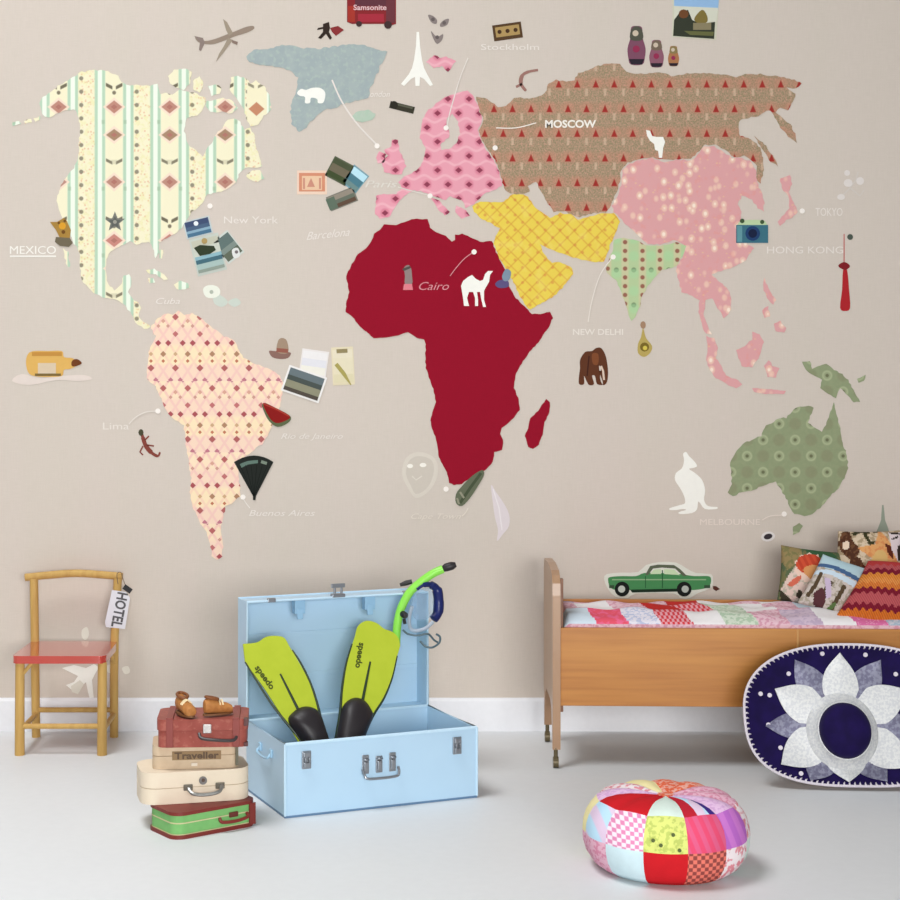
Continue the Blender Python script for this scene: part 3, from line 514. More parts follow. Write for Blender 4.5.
card('blank white letter sheet behind the beach photo near the hat', 314, 363, 27, 26, 8, (234, 228, 224), [(1, (238, 234, 232)), (1, (228, 226, 230)), (1, (240, 236, 224))])
card('cream notecard with a small olive pencil drawing, near the hat', 343, 366, 22, 38, -3, (228, 216, 184), [(1, (232, 222, 196)), (2, (230, 220, 190)), (1, (224, 214, 178))], [(None, (150, 136, 96), [rrot(342, 351, 11, 4, -3)]), ('pencil', (172, 160, 90), [stroke([(336,364),(344,374),(351,385)], [4, 4, 1])])], name='notecard_cutout')
card('white-bordered grey beach photo tilted right of South America', 304, 384, 40, 27, 19, (240, 236, 232), [(2.6, (106, 118, 122)), (1.8, (76, 84, 80)), (2.6, (144, 142, 118)), (1.4, (84, 76, 68))], name='beach_photo_cutout', on=True)
cut('watermelon_cutout', 'dark red watermelon slice at the east coast of South America', 'fruit cutout', [(None, (96, 104, 72), [ccurve([(262,404),(270,407),(282,411),(291,417),(288,423),(278,427),(270,422),(265,414)], 3)]), ('flesh', (140, 26, 24), [ccurve([(263,403),(274,407),(290,416),(285,421),(276,423),(269,417)], 3)]), (None, (172, 60, 48), [stroke([(264,404),(276,409),(289,416)], 1.4)])], G3, True)
cut('folding_fan_cutout', 'black folding fan open wide over southern South America', 'fan cutout', [(None, (36, 40, 36), [curve2([(234,462),(243,457.5),(254,455.5),(265,457.5),(273.5,462)])+[(256,496),(255.5,500),(253,500),(253,496)]]), ('painted_band', (98, 122, 110), [curve2([(240,464),(248,461),(258,460)])+[(258,463),(248,464.5),(241,468)]]), (None, (124, 138, 122), [rrot(264, 462.5, 6, 3, 18)]), ('rib', (22, 26, 24), [stroke([(254, 496), (240+k*5.6, 465)], .6) for k in range(6)])], G3, True)
cut('figurine_cutout', 'tiny grey and pink standing figurine left of the word Cairo', 'figure cutout', [(None, (146, 128, 124), [ccurve([(404,268),(408,265),(411,268),(412,276),(412,284),(405,284),(405,276)], 3)]), ('skirt', (226, 128, 138), [[(404,284),(412,284),(413,290),(403,290)]]), ('hat', (82, 78, 72), [[(402,269),(410,266),(411,268),(404,271)]])], G3, True)
cut('scarab_cutout', 'small blue-grey scarab at the Red Sea coast of Africa', 'beetle cutout', [(None, (94, 84, 128), [ccurve([(495,284),(500,280),(508,281),(508,287),(499,288)], 3)]), ('wing_case', (128, 146, 164), [ccurve([(502,276),(506,269),(511,272),(509,280),(504,281)], 3)])], G3, True)
cut('leaf_cutout', 'dark grey-green leaf tucked against the tip of Africa', 'leaf cutout', [(None, (102, 108, 86), [ccurve([(482,470),(484,475),(478,486),(470,498),(462,506),(456,503),(456,494),(462,486),(472,476)], 3)]), (None, (74, 84, 62), [stroke([(481,473),(470,488),(460,503)], 3)]), (None, (150, 148, 126), [stroke([(460,492),(464,498)], 2), stroke([(457,498),(459,504)], 2)])], G3, True)
cut('beetle_cutout', 'tiny dark beetle left of the little island below Australia', 'beetle cutout', [(None, (228, 222, 218), [circ(768, 536.5, 7, 16, 5, -10)]), (None, (58, 52, 56), [circ(768, 536.5, 4.4, 14, 2.8, -15)])], G3)
cut('green_tower_cutout', 'thin grey-green spire on the wall above the cushions at right', 'tower cutout', [(None, (150, 158, 142), [[(882,505),(883.5,505),(885,520),(888,528),(891,540),(873,540),(878,528),(881,520)]])], G3)
cut('cable_end_cutout', 'tiny dark twig on the wall behind the tail of the green car', 'twig cutout', [(None, (90, 52, 44), [[(713,586),(716,586),(720,589),(716,591),(713,589)]])], G3)
# green car picture
r = cut('car_cutout', 'green vintage saloon car with white outline, just above the bed quilt', 'car picture', [(None, (226, 226, 214), [ccurve([(604,579),(607,574),(621,572.5),(638,572),(646,565),(660,562),(676,562.5),(686,568),(696,573),(711,574),(713,580),(711,588),(698,593),(690,598),(680,598),(674,593.5),(636,593.5),(628,598),(616,597),(608,589)], 2)]), ('body', (76, 142, 88), [ccurve([(608,580),(610,577),(622,576),(636,576),(644,573),(660,573),(680,574),(694,576),(708,576),(711,579),(710,585),(706,588),(694,590),(676,590),(640,591),(630,590),(616,590),(610,587)], 3)]), ('roof', (96, 104, 84), [[(645,575),(650,566),(658,564.5),(674,565),(680,569),(687,576),(683,576),(675,568.5),(662,567.5),(653,568.5),(648,575)]]), ('side_window', (206, 226, 186), [[(650,574),(654,569.5),(661,569),(661,574)], [(664,574),(664,569),(674,569.5),(680,575)]]), ('sill_shadow_line', (28, 48, 34), [[(630,589.5),(678,588.5),(678,591.5),(632,592.5)]]), ('chrome_trim', (150, 184, 140), [rect(612,579,706,580.2)]), ('door_seam', (48, 98, 60), [rect(661.8,570,662.8,588), rect(645,576,645.8,588)]), ('tire', (28, 32, 30), [circ(622, 589, 7.4, 20)]), ('tire', (28, 32, 30), [circ(684, 589, 7.4, 20)]), ('hubcap', (196, 202, 192), [circ(621.5, 589, 3.6, 14)]), ('hubcap', (186, 192, 184), [circ(685, 589, 3.6, 14)]), ('bumper', (60, 84, 62), [rect(609,585,614,588), rect(704,585,710,588)])], G3)
# ================================================================ bamboo chair
bamboo = M('bamboo', 0.45).base((203, 165, 98)); bamboo.pos(True)
n = bamboo.noise((60, 60, 8)); bamboo.mix(n.lt(0.5, 0.3)*0.45, (176, 134, 74)); bamboo = bamboo.done()
redpaint = M('red_painted_wood', 0.16, coat=1.0, spec=.6).base((186, 52, 34)); redpaint.pos(True)
redpaint.mix(redpaint.noise((8, 30, 8)).lt(0.45, 0.3)*0.3, (200, 70, 48)); redpaint = redpaint.done()
ch = thing('bamboo_chair', 'childs bamboo chair with red seat standing at the left by the wall', 'chair', (-0.965, -0.225, 0))
def stick(name, pts, r, par, mat=bamboo, seg=12, n=0):
    bm = bmesh.new(); tube(bm, smooth_path(pts, n) if n else pts, r, seg); return link(name, bm, mat, par, smooth=True)
for x, y, px in ((-1.093, -0.352, 0), (-0.836, -0.352, 0)):
    stick('leg', [(x, y, 0), (x, y, 0.1), (x+0.001, y, 0.29)], [.0155, .0150, .0145], ch)
stick('back_post', [(-1.093, -0.098, 0), (-1.096, -0.098, 0.2), (-1.100, -0.085, 0.33), (-1.106, -0.070, 0.515)], [.0150, .0145, .014, .012], ch, n=5) if False else stick('back_post', [(-1.093, -0.098, 0), (-1.096, -0.098, 0.2), (-1.100, -0.085, 0.33), (-1.106, -0.070, 0.515)], .0138, ch)
stick('back_post', [(-0.838, -0.098, 0), (-0.838, -0.098, 0.2), (-0.838, -0.085, 0.33), (-0.830, -0.070, 0.515)], .0138, ch)
stick('top_rail', [(-1.135, -0.070, 0.519), (-1.06, -0.066, 0.526), (-0.97, -0.064, 0.532), (-0.88, -0.066, 0.527), (-0.815, -0.070, 0.522)], .0125, ch, n=5)
bm = bmesh.new(); P = rrect(0.292, 0.285, 0.022)
prism(bm, P, lambda a, b: Vector((-0.968+a*(1 if b < 0 else .97), -0.228+b, 0.288)), lambda a, b: Vector((-0.968+a*(1 if b < 0 else .97), -0.228+b, 0.312)))
bmesh.ops.bevel(bm, geom=[e for e in bm.edges if abs(e.verts[0].co.z-e.verts[1].co.z) < 1e-6 and e.calc_face_angle(0) > 1], offset=.006, segments=3, affect='EDGES')
link('seat', bm, redpaint, ch, smooth=True)
stick('stretcher', [(-1.093, -0.352, .090), (-0.836, -0.352, .090)], .0085, ch)
stick('stretcher', [(-1.093, -0.098, .089), (-0.838, -0.098, .089)], .0085, ch)
stick('stretcher', [(-1.093, -0.352, .075), (-1.093, -0.098, .075)], .0085, ch)
stick('stretcher', [(-0.836, -0.352, .075), (-0.838, -0.098, .075)], .0085, ch)
for a, b in (((-1.09, -.352, .245), (-1.055, -.352, .287)), ((-0.838, -.345, .245), (-0.838, -.30, .287)), ((-0.838, -.105, .245), (-0.838, -.15, .287))):
    stick('corner_brace', [a, b], .006, ch, seg=8)
# hanging tag
tg = thing('luggage_tag', 'white HOTEL luggage tag hanging from the right end of the chair back', 'tag', (-0.80, -0.09, 0.37))
dT = 5.5-0.095
def TP(u, v, h=0): return at(u, v, dT-h)
bm = bmesh.new(); prism(bm, [(112,590),(126,592),(130,598),(125,629),(106,627),(105,622)], lambda a, b: TP(a, b, 0), lambda a, b: TP(a, b, .0015)); link('tag_card', bm, flat((222, 221, 226), .4), tg)
def tagtext(t, cx, cy, w, h, rot):
    cu = bpy.data.curves.new('t', 'FONT'); cu.body = t; cu.extrude = .01; cu.offset = .03; cu.resolution_u = 3
    o = bpy.data.objects.new('t', cu); COL.objects.link(o); bpy.context.view_layer.update()
    me = bpy.data.meshes.new_from_object(o.evaluated_get(bpy.context.evaluated_depsgraph_get())); bpy.data.objects.remove(o)
    xs = [q.co.x for q in me.vertices]; ys = [q.co.y for q in me.vertices]; c, s = math.cos(math.radians(rot)), math.sin(math.radians(rot))
    bm = bmesh.new(); bm.from_mesh(me)
    return bm, [(((q.co.x-min(xs))/(max(xs)-min(xs))-.5)*w, -((q.co.y-min(ys))/(max(ys)-min(ys))-.5)*h) for q in bm.verts], c, s, cx, cy
bm, L, c, s, cx, cy = tagtext('HOTEL', 0, 0, 1, 1, 0)
for q, (a, b) in zip(bm.verts, L):
    a *= 35; b *= 11; c, s = math.cos(math.radians(101)), math.sin(math.radians(101))
    z = .0016 + (.0006 if q.co.z > 0 else 0); q.co = TP(119.5+a*c-b*s, 610+a*s+b*c, z)
link('tag_lettering', bm, flat((84, 82, 84), .5), tg)
bm = bmesh.new(); prism(bm, rrot(127.5, 589, 9, 5.5, 35), lambda a, b: TP(a, b, -.001), lambda a, b: TP(a, b, .004)); link('clip', bm, flat((26, 24, 26), .4), tg)
bm = bmesh.new(); tube(bm, smooth_path([TP(118, 584, .002), TP(117, 574, -.012), TP(121, 572.5, -.012), TP(123, 579, .003), TP(126, 587, .002)], 5), .0012, 6); link('cord', bm, flat((120, 100, 80), .7), tg)

# ================================================================ suitcases
def rr_case(bm, M4, L, Wd, r, z0, z1, mat=0, grow=0.0, bev=0.004):
    P = rrect(L+2*grow, Wd+2*grow, r+grow, 6)
    prism(bm, P, lambda a, b: M4 @ Vector((a, b, z0)), lambda a, b: M4 @ Vector((a, b, z1)), mat)
def frame(cx, cy, ang, z=0): return Matrix.Translation((cx, cy, z)) @ Matrix.Rotation(math.radians(ang), 4, 'Z')
def soft(bm, off=.004):
    es = [e for e in bm.edges if len(e.link_faces) == 2 and e.calc_face_angle(0) > 1.2]
    bmesh.ops.bevel(bm, geom=es, offset=off, segments=3, affect='EDGES')
# front-left bottom corner and front direction give centre
def centre(fx, fy, ang, L, Wd, ox=0, oy=0):
    a = math.radians(ang); return (fx+math.cos(a)*L/2-math.sin(a)*Wd/2, fy+math.sin(a)*L/2+math.cos(a)*Wd/2)
# green case
GA = 36; GX, GY = centre(-0.497, -1.293, GA, .243, .145)
Mg = frame(GX, GY, GA)
g = thing('green_case', 'small green play suitcase with dark red trim, bottom of the stack', 'suitcase', (GX, GY, 0), 'stack of small suitcases')
bm = bmesh.new(); rr_case(bm, Mg, .243, .145, .03, .004, .066); soft(bm, .002)
m = M('green_fibreboard', .55).base((126, 186, 112)); m.pos(True); m.mix(m.noise((40, 40, 40)).lt(.5, .2)*.25, (108, 166, 98)); link('shell', bm, m.done(), g)
maroon = flat((122, 42, 34), .5); cream = flat((206, 196, 150), .6)
for z0, z1, gr in ((.0, .010, .004), (.060, .069, .004)):
    bm = bmesh.new(); rr_case(bm, Mg, .243, .145, .03, z0, z1, 0, gr); soft(bm, .0025); link('trim', bm, maroon, g, smooth=True)
bm = bmesh.new(); rr_case(bm, Mg, .243, .145, .03, .0385, .0415, 0, .0008); link('seam', bm, cream, g)
bm = bmesh.new(); rr_case(bm, Mg, .243, .145, .03, .0100, .0122, 0, .0012); link('piping', bm, cream, g)
bm = bmesh.new(); tube(bm, [Mg @ Vector(p) for p in smooth_path([(.01, -.0735, .036), (.012, -.084, .028), (.05, -.088, .026), (.088, -.084, .030), (.092, -.0735, .038)], 5)], .0045, 8); link('handle', bm, maroon, g, smooth=True)
bm = bmesh.new(); box(bm, (.038, -.0775, .034), (.064, -.0725, .047), X=Mg, bev=.001); link('latch', bm, flat((104, 46, 36), .4), g)
for sx in (1,):
    bm = bmesh.new()
    P = rrect(.249, .151, .033, 6)
    q = [(a*sx, b) for a, b in P if a > .095 and b > -.1]
    for (cx_, cy_) in ((.112*sx, -.062),):
        box(bm, (cx_-.013, -.0765, .006), (cx_+.006, -.0722, .062), X=Mg)
    link('corner_guard', bm, maroon, g)
# cream case
CA = 14; CX, CY = centre(-0.592, -1.222, CA, .287, .165)
Mc = frame(CX, CY, CA)
k = thing('cream_case', 'rounded cream suitcase with grey metal handle, resting on the green case', 'suitcase', (CX, CY, .069), 'stack of small suitcases')
crm = M('cream_leatherette', .5).base((230, 215, 192)); crm.pos(True); crm.mix(crm.noise((30, 30, 30)).lt(.5, .3)*.2, (220, 200, 176)); crm = crm.done()
bm = bmesh.new(); rr_case(bm, Mc, .287, .165, .045, .0695, .110); soft(bm, .006); link('lower_shell', bm, crm, k, smooth=True)
bm = bmesh.new(); rr_case(bm, Mc, .287, .165, .045, .112, .152); soft(bm, .006); link('lid', bm, crm, k, smooth=True)
bm = bmesh.new(); rr_case(bm, Mc, .283, .161, .044, .108, .114); link('seam', bm, flat((196, 176, 148), .6), k)
grey = flat((150, 150, 146), .3, .6); dark = flat((96, 88, 74), .4)
bm = bmesh.new(); tube(bm, [Mc @ Vector(p) for p in smooth_path([(-.022, -.083, .109), (-.014, -.103, .099), (.02, -.107, .095), (.056, -.103, .100), (.066, -.083, .111)], 5)], [.006]*3+[.0045]*15+[.006]*3, 8); link('handle', bm, grey, k, smooth=True)
for x in (-.024, .060):
    bm = bmesh.new(); box(bm, (x-.011, -.0875, .103), (x+.013, -.082, .119), X=Mc, bev=.002); link('handle_mount', bm, dark, k)
bm = bmesh.new(); tube(bm, [Mc @ Vector((.016, -.082, .127)), Mc @ Vector((.016, -.088, .127))], .0105, 16); link('lock', bm, flat((112, 108, 106), .3, .5), k, smooth=True)
bm = bmesh.new(); tube(bm, [Mc @ Vector((.016, -.087, .129)), Mc @ Vector((.016, -.091, .129))], .005, 12); link('lock_button', bm, flat((84, 66, 58), .3, .5), k, smooth=True)
# beige case
BA = 6; BX, BY = centre(-0.571, -1.175, BA, .224, .13)
Mb = frame(BX, BY, BA)
k = thing('beige_case', 'small beige suitcase with brown strip of lettering, on the cream suitcase', 'suitcase', (BX, BY, .152), 'stack of small suitcases')
bge = M('beige_canvas', .7).base((206, 184, 156)); bge.pos(True); bge.mix(bge.noise((50, 50, 50)).lt(.5, .2)*.3, (190, 166, 138)); bge = bge.done()
bm = bmesh.new(); rr_case(bm, Mb, .224, .13, .022, .1525, .186); soft(bm, .004); link('lower_shell', bm, bge, k, smooth=True)
bm = bmesh.new(); rr_case(bm, Mb, .224, .13, .022, .188, .214); soft(bm, .004); link('lid', bm, bge, k, smooth=True)
bm = bmesh.new(); rr_case(bm, Mb, .221, .127, .021, .184, .190); link('seam', bm, flat((160, 136, 108), .6), k)
bm = bmesh.new(); box(bm, (-.060, -.0668, .176), (.068, -.0650, .199), X=Mb, bev=.0005); link('label_strip', bm, flat((150, 124, 92), .7), k)
bm, L, c, s, cx, cy = tagtext('Traveller', 0, 0, 1, 1, 0)
for q, (a, b) in zip(bm.verts, L): q.co = Mb @ Vector((.004+a*.116, -.0669-(.0008 if q.co.z > 0 else 0), .1875-b*.018))
link('strip_lettering', bm, flat((92, 70, 50), .6), k)
bm = bmesh.new(); box(bm, (.106, -.0652, .158), (.1135, .02, .209), X=Mb, bev=.001); link('end_panel', bm, flat((104, 100, 82), .6), k)
bm = bmesh.new(); box(bm, (-.010, -.069, .160), (.006, -.0645, .168), X=Mb, bev=.001); link('latch', bm, flat((226, 214, 196), .4), k)
# red-brown case
RA = 3; RX, RY = centre(-0.554, -1.195, RA, .232, .15)
Mr = frame(RX, RY, RA)
k = thing('red_brown_case', 'reddish brown leather case with black handle, topmost of the suitcase stack', 'suitcase', (RX, RY, .214), 'stack of small suitcases')
lea = M('red_leather', .4).base((158, 84, 74)); lea.pos(True); lea.mix(lea.noise((28, 28, 28)).lt(.5, .3)*.5, (134, 62, 54)); lea.mix(lea.noise((70, 70, 70)).lt(.4, .1)*.35, (186, 120, 104)); lea = lea.done()
bm = bmesh.new(); rr_case(bm, Mr, .232, .15, .018, .2145, .258); soft(bm, .005); link('lower_shell', bm, lea, k, smooth=True)
bm = bmesh.new(); rr_case(bm, Mr, .232, .15, .018, .259, .288, 0, .003); soft(bm, .006); link('lid', bm, lea, k, smooth=True)
blk = flat((62, 54, 54), .35)
bm = bmesh.new(); tube(bm, [Mr @ Vector(p) for p in smooth_path([(-.008, -.079, .252), (.0, -.090, .241), (.04, -.095, .237), (.08, -.090, .235), (.090, -.076, .243)], 5)], .0042, 8); link('handle', bm, blk, k, smooth=True)
bm = bmesh.new(); box(bm, (.002, -.0835, .252), (.024, -.078, .276), X=Mr, bev=.002); link('clasp', bm, flat((190, 184, 180), .25, .7), k)
for x in (-.085, .088):
    bm = bmesh.new(); box(bm, (x-.009, -.0800, .215), (x+.009, -.0745, .289), X=Mr, bev=.001); box(bm, (x-.009, -.0800, .2860), (x+.009, .0800, .2925), X=Mr, bev=.001); link('strap', bm, flat((136, 58, 50), .45), k)
for q0, q1 in (((.108, -.0790, .216), (.119, -.06, .226)), ((.108, -.0800, .270), (.1205, -.06, .289))):
    bm = bmesh.new(); box(bm, q0, q1, X=Mr, bev=.001); link('corner_cap', bm, flat((86, 44, 42), .4), k)
# tan leather baby shoes on top
tan = M('tan_leather', .5).base((188, 128, 72)); tan.pos(True); tan.mix(tan.noise((70, 70, 70)).lt(.5, .3)*.5, (150, 92, 46)); tan = tan.done()
ivory = flat((238, 220, 178), .5)
def shoe(cx, cy, ang, s, lb):
    T = frame(cx, cy, ang, .2925) @ Matrix.Scale(s, 4)
    r = thing('baby_shoe', lb, 'shoe', (cx, cy, .2925), 'pair of tan leather baby shoes')
    def loft(secs, mat, name, n=14):
        bm = bmesh.new(); rings = []
        for y, w, h, z in secs: rings.append([bm.verts.new(T @ Vector((w*math.cos(2*PI*q/n), y, max(z-h, .0)+h+h*math.sin(2*PI*q/n)))) for q in range(n)])
        for A, B in zip(rings, rings[1:]):
            for q in range(n): bm.faces.new((A[q], A[(q+1) % n], B[(q+1) % n], B[q]))
        bm.faces.new(rings[0]); bm.faces.new(rings[-1]); link(name, bm, mat, r, smooth=True)
    loft([(-.045, .004, .004, .006), (-.042, .013, .010, .012), (-.032, .017, .0135, .0145), (-.018, .016, .015, .017), (-.004, .0145, .016, .019)], tan, 'toe')
    loft([(-.010, .0145, .015, .018), (.008, .0145, .020, .024), (.024, .0145, .021, .026), (.034, .011, .017, .024), (.036, .004, .008, .02)], tan, 'heel')
    bm = bmesh.new(); tube(bm, [T @ Vector((.012*math.cos(a), .013+.017*math.sin(a), .0445+.004*math.sin(a))) for a in [2*PI*q/18 for q in range(18)]], .004*s, 8, closed=True); link('collar', bm, flat((128, 76, 40), .5), r, smooth=True)
    bm = bmesh.new(); prism(bm, circ(0, 0, .017, 20, .043), lambda a, b: T @ Vector((a, b-.004, 0)), lambda a, b: T @ Vector((a, b-.004, .005))); link('sole', bm, flat((120, 78, 44), .6), r)
    bm = bmesh.new()
    for yy in (-.014, -.006): tube(bm, [T @ Vector(p) for p in smooth_path([(-.013, yy, .026), (0, yy-.001, .0375), (.013, yy, .026)], 5)], .0022*s, 6)
    link('lace', bm, ivory, r, smooth=True)
shoe(-0.489, -1.150, 30, 1.08, 'tan leather baby shoe with dark opening, left one on top of the case stack')
shoe(-0.405, -1.150, 118, 1.0, 'tan leather baby shoe lying sideways, right one on top of the case stack')

# ================================================================ trunk
ea = 22.45; E1 = Vector((math.cos(math.radians(ea)), math.sin(math.radians(ea)), 0)); E2 = Vector((-E1.y, E1.x, 0))
T0_ = Vector((-0.2275, 4.416-CAMD, 0)); TL, TD, TH = .571, .33, .197
MT = Matrix.Translation(T0_) @ Matrix.Rotation(math.radians(ea), 4, 'Z')
blue = M('pale_blue_enamel', .33, spec=.4).base((182, 212, 233)); blue.pos(True)
blue.mix(blue.noise((14, 14, 14)).lt(.5, .4)*.18, (170, 201, 226)); blue = blue.done()
bluedk = flat((96, 128, 160), .5); steel = flat((148, 152, 158), .3, .7); rimb = flat((198, 226, 244), .3)
tk = thing('travel_chest', 'pale blue metal travel chest standing open on the floor with its lid up', 'chest', (T0_+E1*TL/2+E2*TD/2), None)
w = .005
bm = bmesh.new()
box(bm, (0, 0, .004), (TL, w, TH), X=MT); box(bm, (0, TD-w, .004), (TL, TD, TH), X=MT)
box(bm, (0, w, .004), (w, TD-w, TH), X=MT); box(bm, (TL-w, w, .004), (TL, TD-w, TH), X=MT); box(bm, (w, w, .004), (TL-w, TD-w, .010), X=MT)
link('body', bm, blue, tk)
bm = bmesh.new(); tube(bm, [MT @ Vector(p) for p in ((0.002, .002, TH), (TL-.002, .002, TH), (TL-.002, TD-.002, TH), (.002, TD-.002, TH))], .0045, 8, closed=True); link('rim', bm, rimb, tk, smooth=True)
bm = bmesh.new(); box(bm, (-.001, -.001, 0), (TL+.001, TD+.001, .006), X=MT, bev=.001); link('base_edge', bm, bluedk, tk)
for x in (0.0, TL):
    bm = bmesh.new(); tube(bm, [MT @ Vector((x, 0.0, .006)), MT @ Vector((x, 0.0, TH))], .0035, 8); link('corner_bead', bm, rimb, tk, smooth=True)
LZ0, LZ1, LB0, LB1 = .192, .538, TD, TD+.078
Lm = MT
lid = bmesh.new()
box(lid, (0, LB1-w, LZ0), (TL, LB1, LZ1), X=Lm); box(lid, (0, LB0, LZ0), (w, LB1-w, LZ1), X=Lm); box(lid, (TL-w, LB0, LZ0), (TL, LB1-w, LZ1), X=Lm)
box(lid, (w, LB0, LZ1-w), (TL-w, LB1-w, LZ1), X=Lm); box(lid, (w, LB0+.004, LZ0), (TL-w, LB1-w, LZ0+w), X=Lm)
for zz in (.30, .42): box(lid, (w, LB1-w-.003, zz), (TL-w, LB1-w, zz+.012), X=Lm, bev=.001)
ld = link('lid', lid, blue, tk)
bm = bmesh.new(); tube(bm, [Lm @ Vector(p) for p in ((.002, LB0, LZ0+.004), (.002, LB0, LZ1-.002), (TL-.002, LB0, LZ1-.002), (TL-.002, LB0, LZ0+.004))], .0045, 8); link('lid_rim', bm, rimb, ld, smooth=True)
bm = bmesh.new(); box(bm, (.0, LB1-.006, LZ1-.003), (TL, LB1+.002, LZ1+.003), X=Lm, bev=.001); link('lid_edge', bm, rimb, ld)
for x in (.165, .385):
    bm = bmesh.new(); box(bm, (x-.016, LB0+.004, LZ1-.045), (x+.016, LB0+.030, LZ1-.006), X=Lm, bev=.002); box(bm, (x-.009, LB0+.002, LZ1-.06), (x+.009, LB0+.01, LZ1-.03), X=Lm, bev=.002); link('inner_bracket', bm, flat((150, 192, 222), .4), ld)
for x in (.075, .50):
    bm = bmesh.new(); box(bm, (x-.012, LB0-.006, LZ1-.006), (x+.012, LB0+.006, LZ1+.006), X=Lm, bev=.002); link('hook_plate', bm, steel, ld)
bm = bmesh.new(); box(bm, (.262, LB0-.006, LZ1-.002), (.302, LB0+.014, LZ1+.008), X=Lm, bev=.002); box(bm, (.268, LB0-.003, LZ1+.006), (.274, LB0+.004, LZ1+.034), X=Lm, bev=.001); box(bm, (.289, LB0-.003, LZ1+.006), (.295, LB0+.004, LZ1+.034), X=Lm, bev=.001)
box(bm, (.260, LB0-.004, LZ1+.026), (.302, LB0+.004, LZ1+.038), X=Lm, bev=.001); link('hasp', bm, steel, ld)
# front fittings
for x in (.060, .508):
    bm = bmesh.new(); box(bm, (x-.013, -.006, .128), (x+.013, 0, .176), X=MT, bev=.002); box(bm, (x-.009, -.012, .132), (x+.009, -.005, .146), X=MT, bev=.002); box(bm, (x-.010, -.011, .160), (x+.010, -.005, .174), X=MT, bev=.002)
    tube(bm, [MT @ Vector((x-.006, -.010, .142)), MT @ Vector((x-.006, -.010, .165))], .002, 6); tube(bm, [MT @ Vector((x+.006, -.010, .142)), MT @ Vector((x+.006, -.010, .165))], .002, 6)
    link('latch', bm, steel, tk)
for i, x in enumerate((.232, .272, .312)):
    bm = bmesh.new(); box(bm, (x-.010, -.004, .098), (x+.010, 0, .150-.006*(i == 1)), X=MT, bev=.002); box(bm, (x-.006, -.010, .106), (x+.006, -.003, .132), X=MT, bev=.002); tube(bm, [MT @ Vector((x-.008, -.008, .138)), MT @ Vector((x+.008, -.008, .138))], .003, 8); link('lock_plate', bm, steel, tk)
bm = bmesh.new(); tube(bm, [MT @ Vector(p) for p in smooth_path([(.222, -.006, .112), (.224, -.016, .098), (.236, -.020, .088), (.312, -.020, .088), (.326, -.016, .096), (.328, -.006, .110)], 4)], .0036, 8); link('carry_handle', bm, steel, tk, smooth=True)
bm = bmesh.new(); tube(bm, [MT @ Vector(p) for p in smooth_path([(-.003, .11, .150), (-.014, .115, .138), (-.014, .195, .138), (-.003, .20, .150)], 4)], .004, 8); box(bm, (-.006, .10, .140), (0, .118, .162), X=MT, bev=.002); box(bm, (-.006, .192, .140), (0, .21, .162), X=MT, bev=.002); link('side_handle', bm, flat((160, 198, 222), .35), tk)
for x in (.09, .48):
    bm = bmesh.new(); tube(bm, [MT @ Vector((x-.03, TD+.002, TH-.001)), MT @ Vector((x+.03, TD+.002, TH-.001))], .004, 8); link('hinge', bm, steel, tk)

# ================================================================ flippers
lime = M('lime_rubber_blade', .4).base((180, 194, 58)); lime.pos(True); lime.mix(lime.noise((30, 30, 30)).lt(.5, .3)*.3, (166, 182, 48)); lime = lime.done()
rub = flat((38, 33, 36), .45); railm = flat((36, 54, 34), .45)
def inflate(bm, poly, fn, H, mat=0, rings=7, back=0.0):
    cx = sum(p[0] for p in poly)/len(poly); cy = sum(p[1] for p in poly)/len(poly); n = len(poly); R_ = []
    for i in range(rings+1):
        t = i/rings; sc = math.cos(t*PI/2); h = H*math.sin(t*PI/2)
        if i == rings: R_.append([bm.verts.new(fn(cx, cy, H))])
        else: R_.append([bm.verts.new(fn(cx+(p[0]-cx)*sc**.7, cy+(p[1]-cy)*sc**.7, h)) for p in poly])
    for i in range(rings-1):
        for k_ in range(n):
            f = bm.faces.new((R_[i][k_], R_[i][(k_+1) % n], R_[i+1][(k_+1) % n], R_[i+1][k_])); f.smooth = True; f.material_index = mat
    for k_ in range(n): f = bm.faces.new((R_[rings-1][k_], R_[rings-1][(k_+1) % n], R_[rings][0])); f.smooth = True; f.material_index = mat
    b = [bm.verts.new(fn(p[0], p[1], back)) for p in poly]
    for k_ in range(n): f = bm.faces.new((R_[0][k_], R_[0][(k_+1) % n], b[(k_+1) % n], b[k_])); f.material_index = mat
    f = bm.faces.new(b); f.material_index = mat
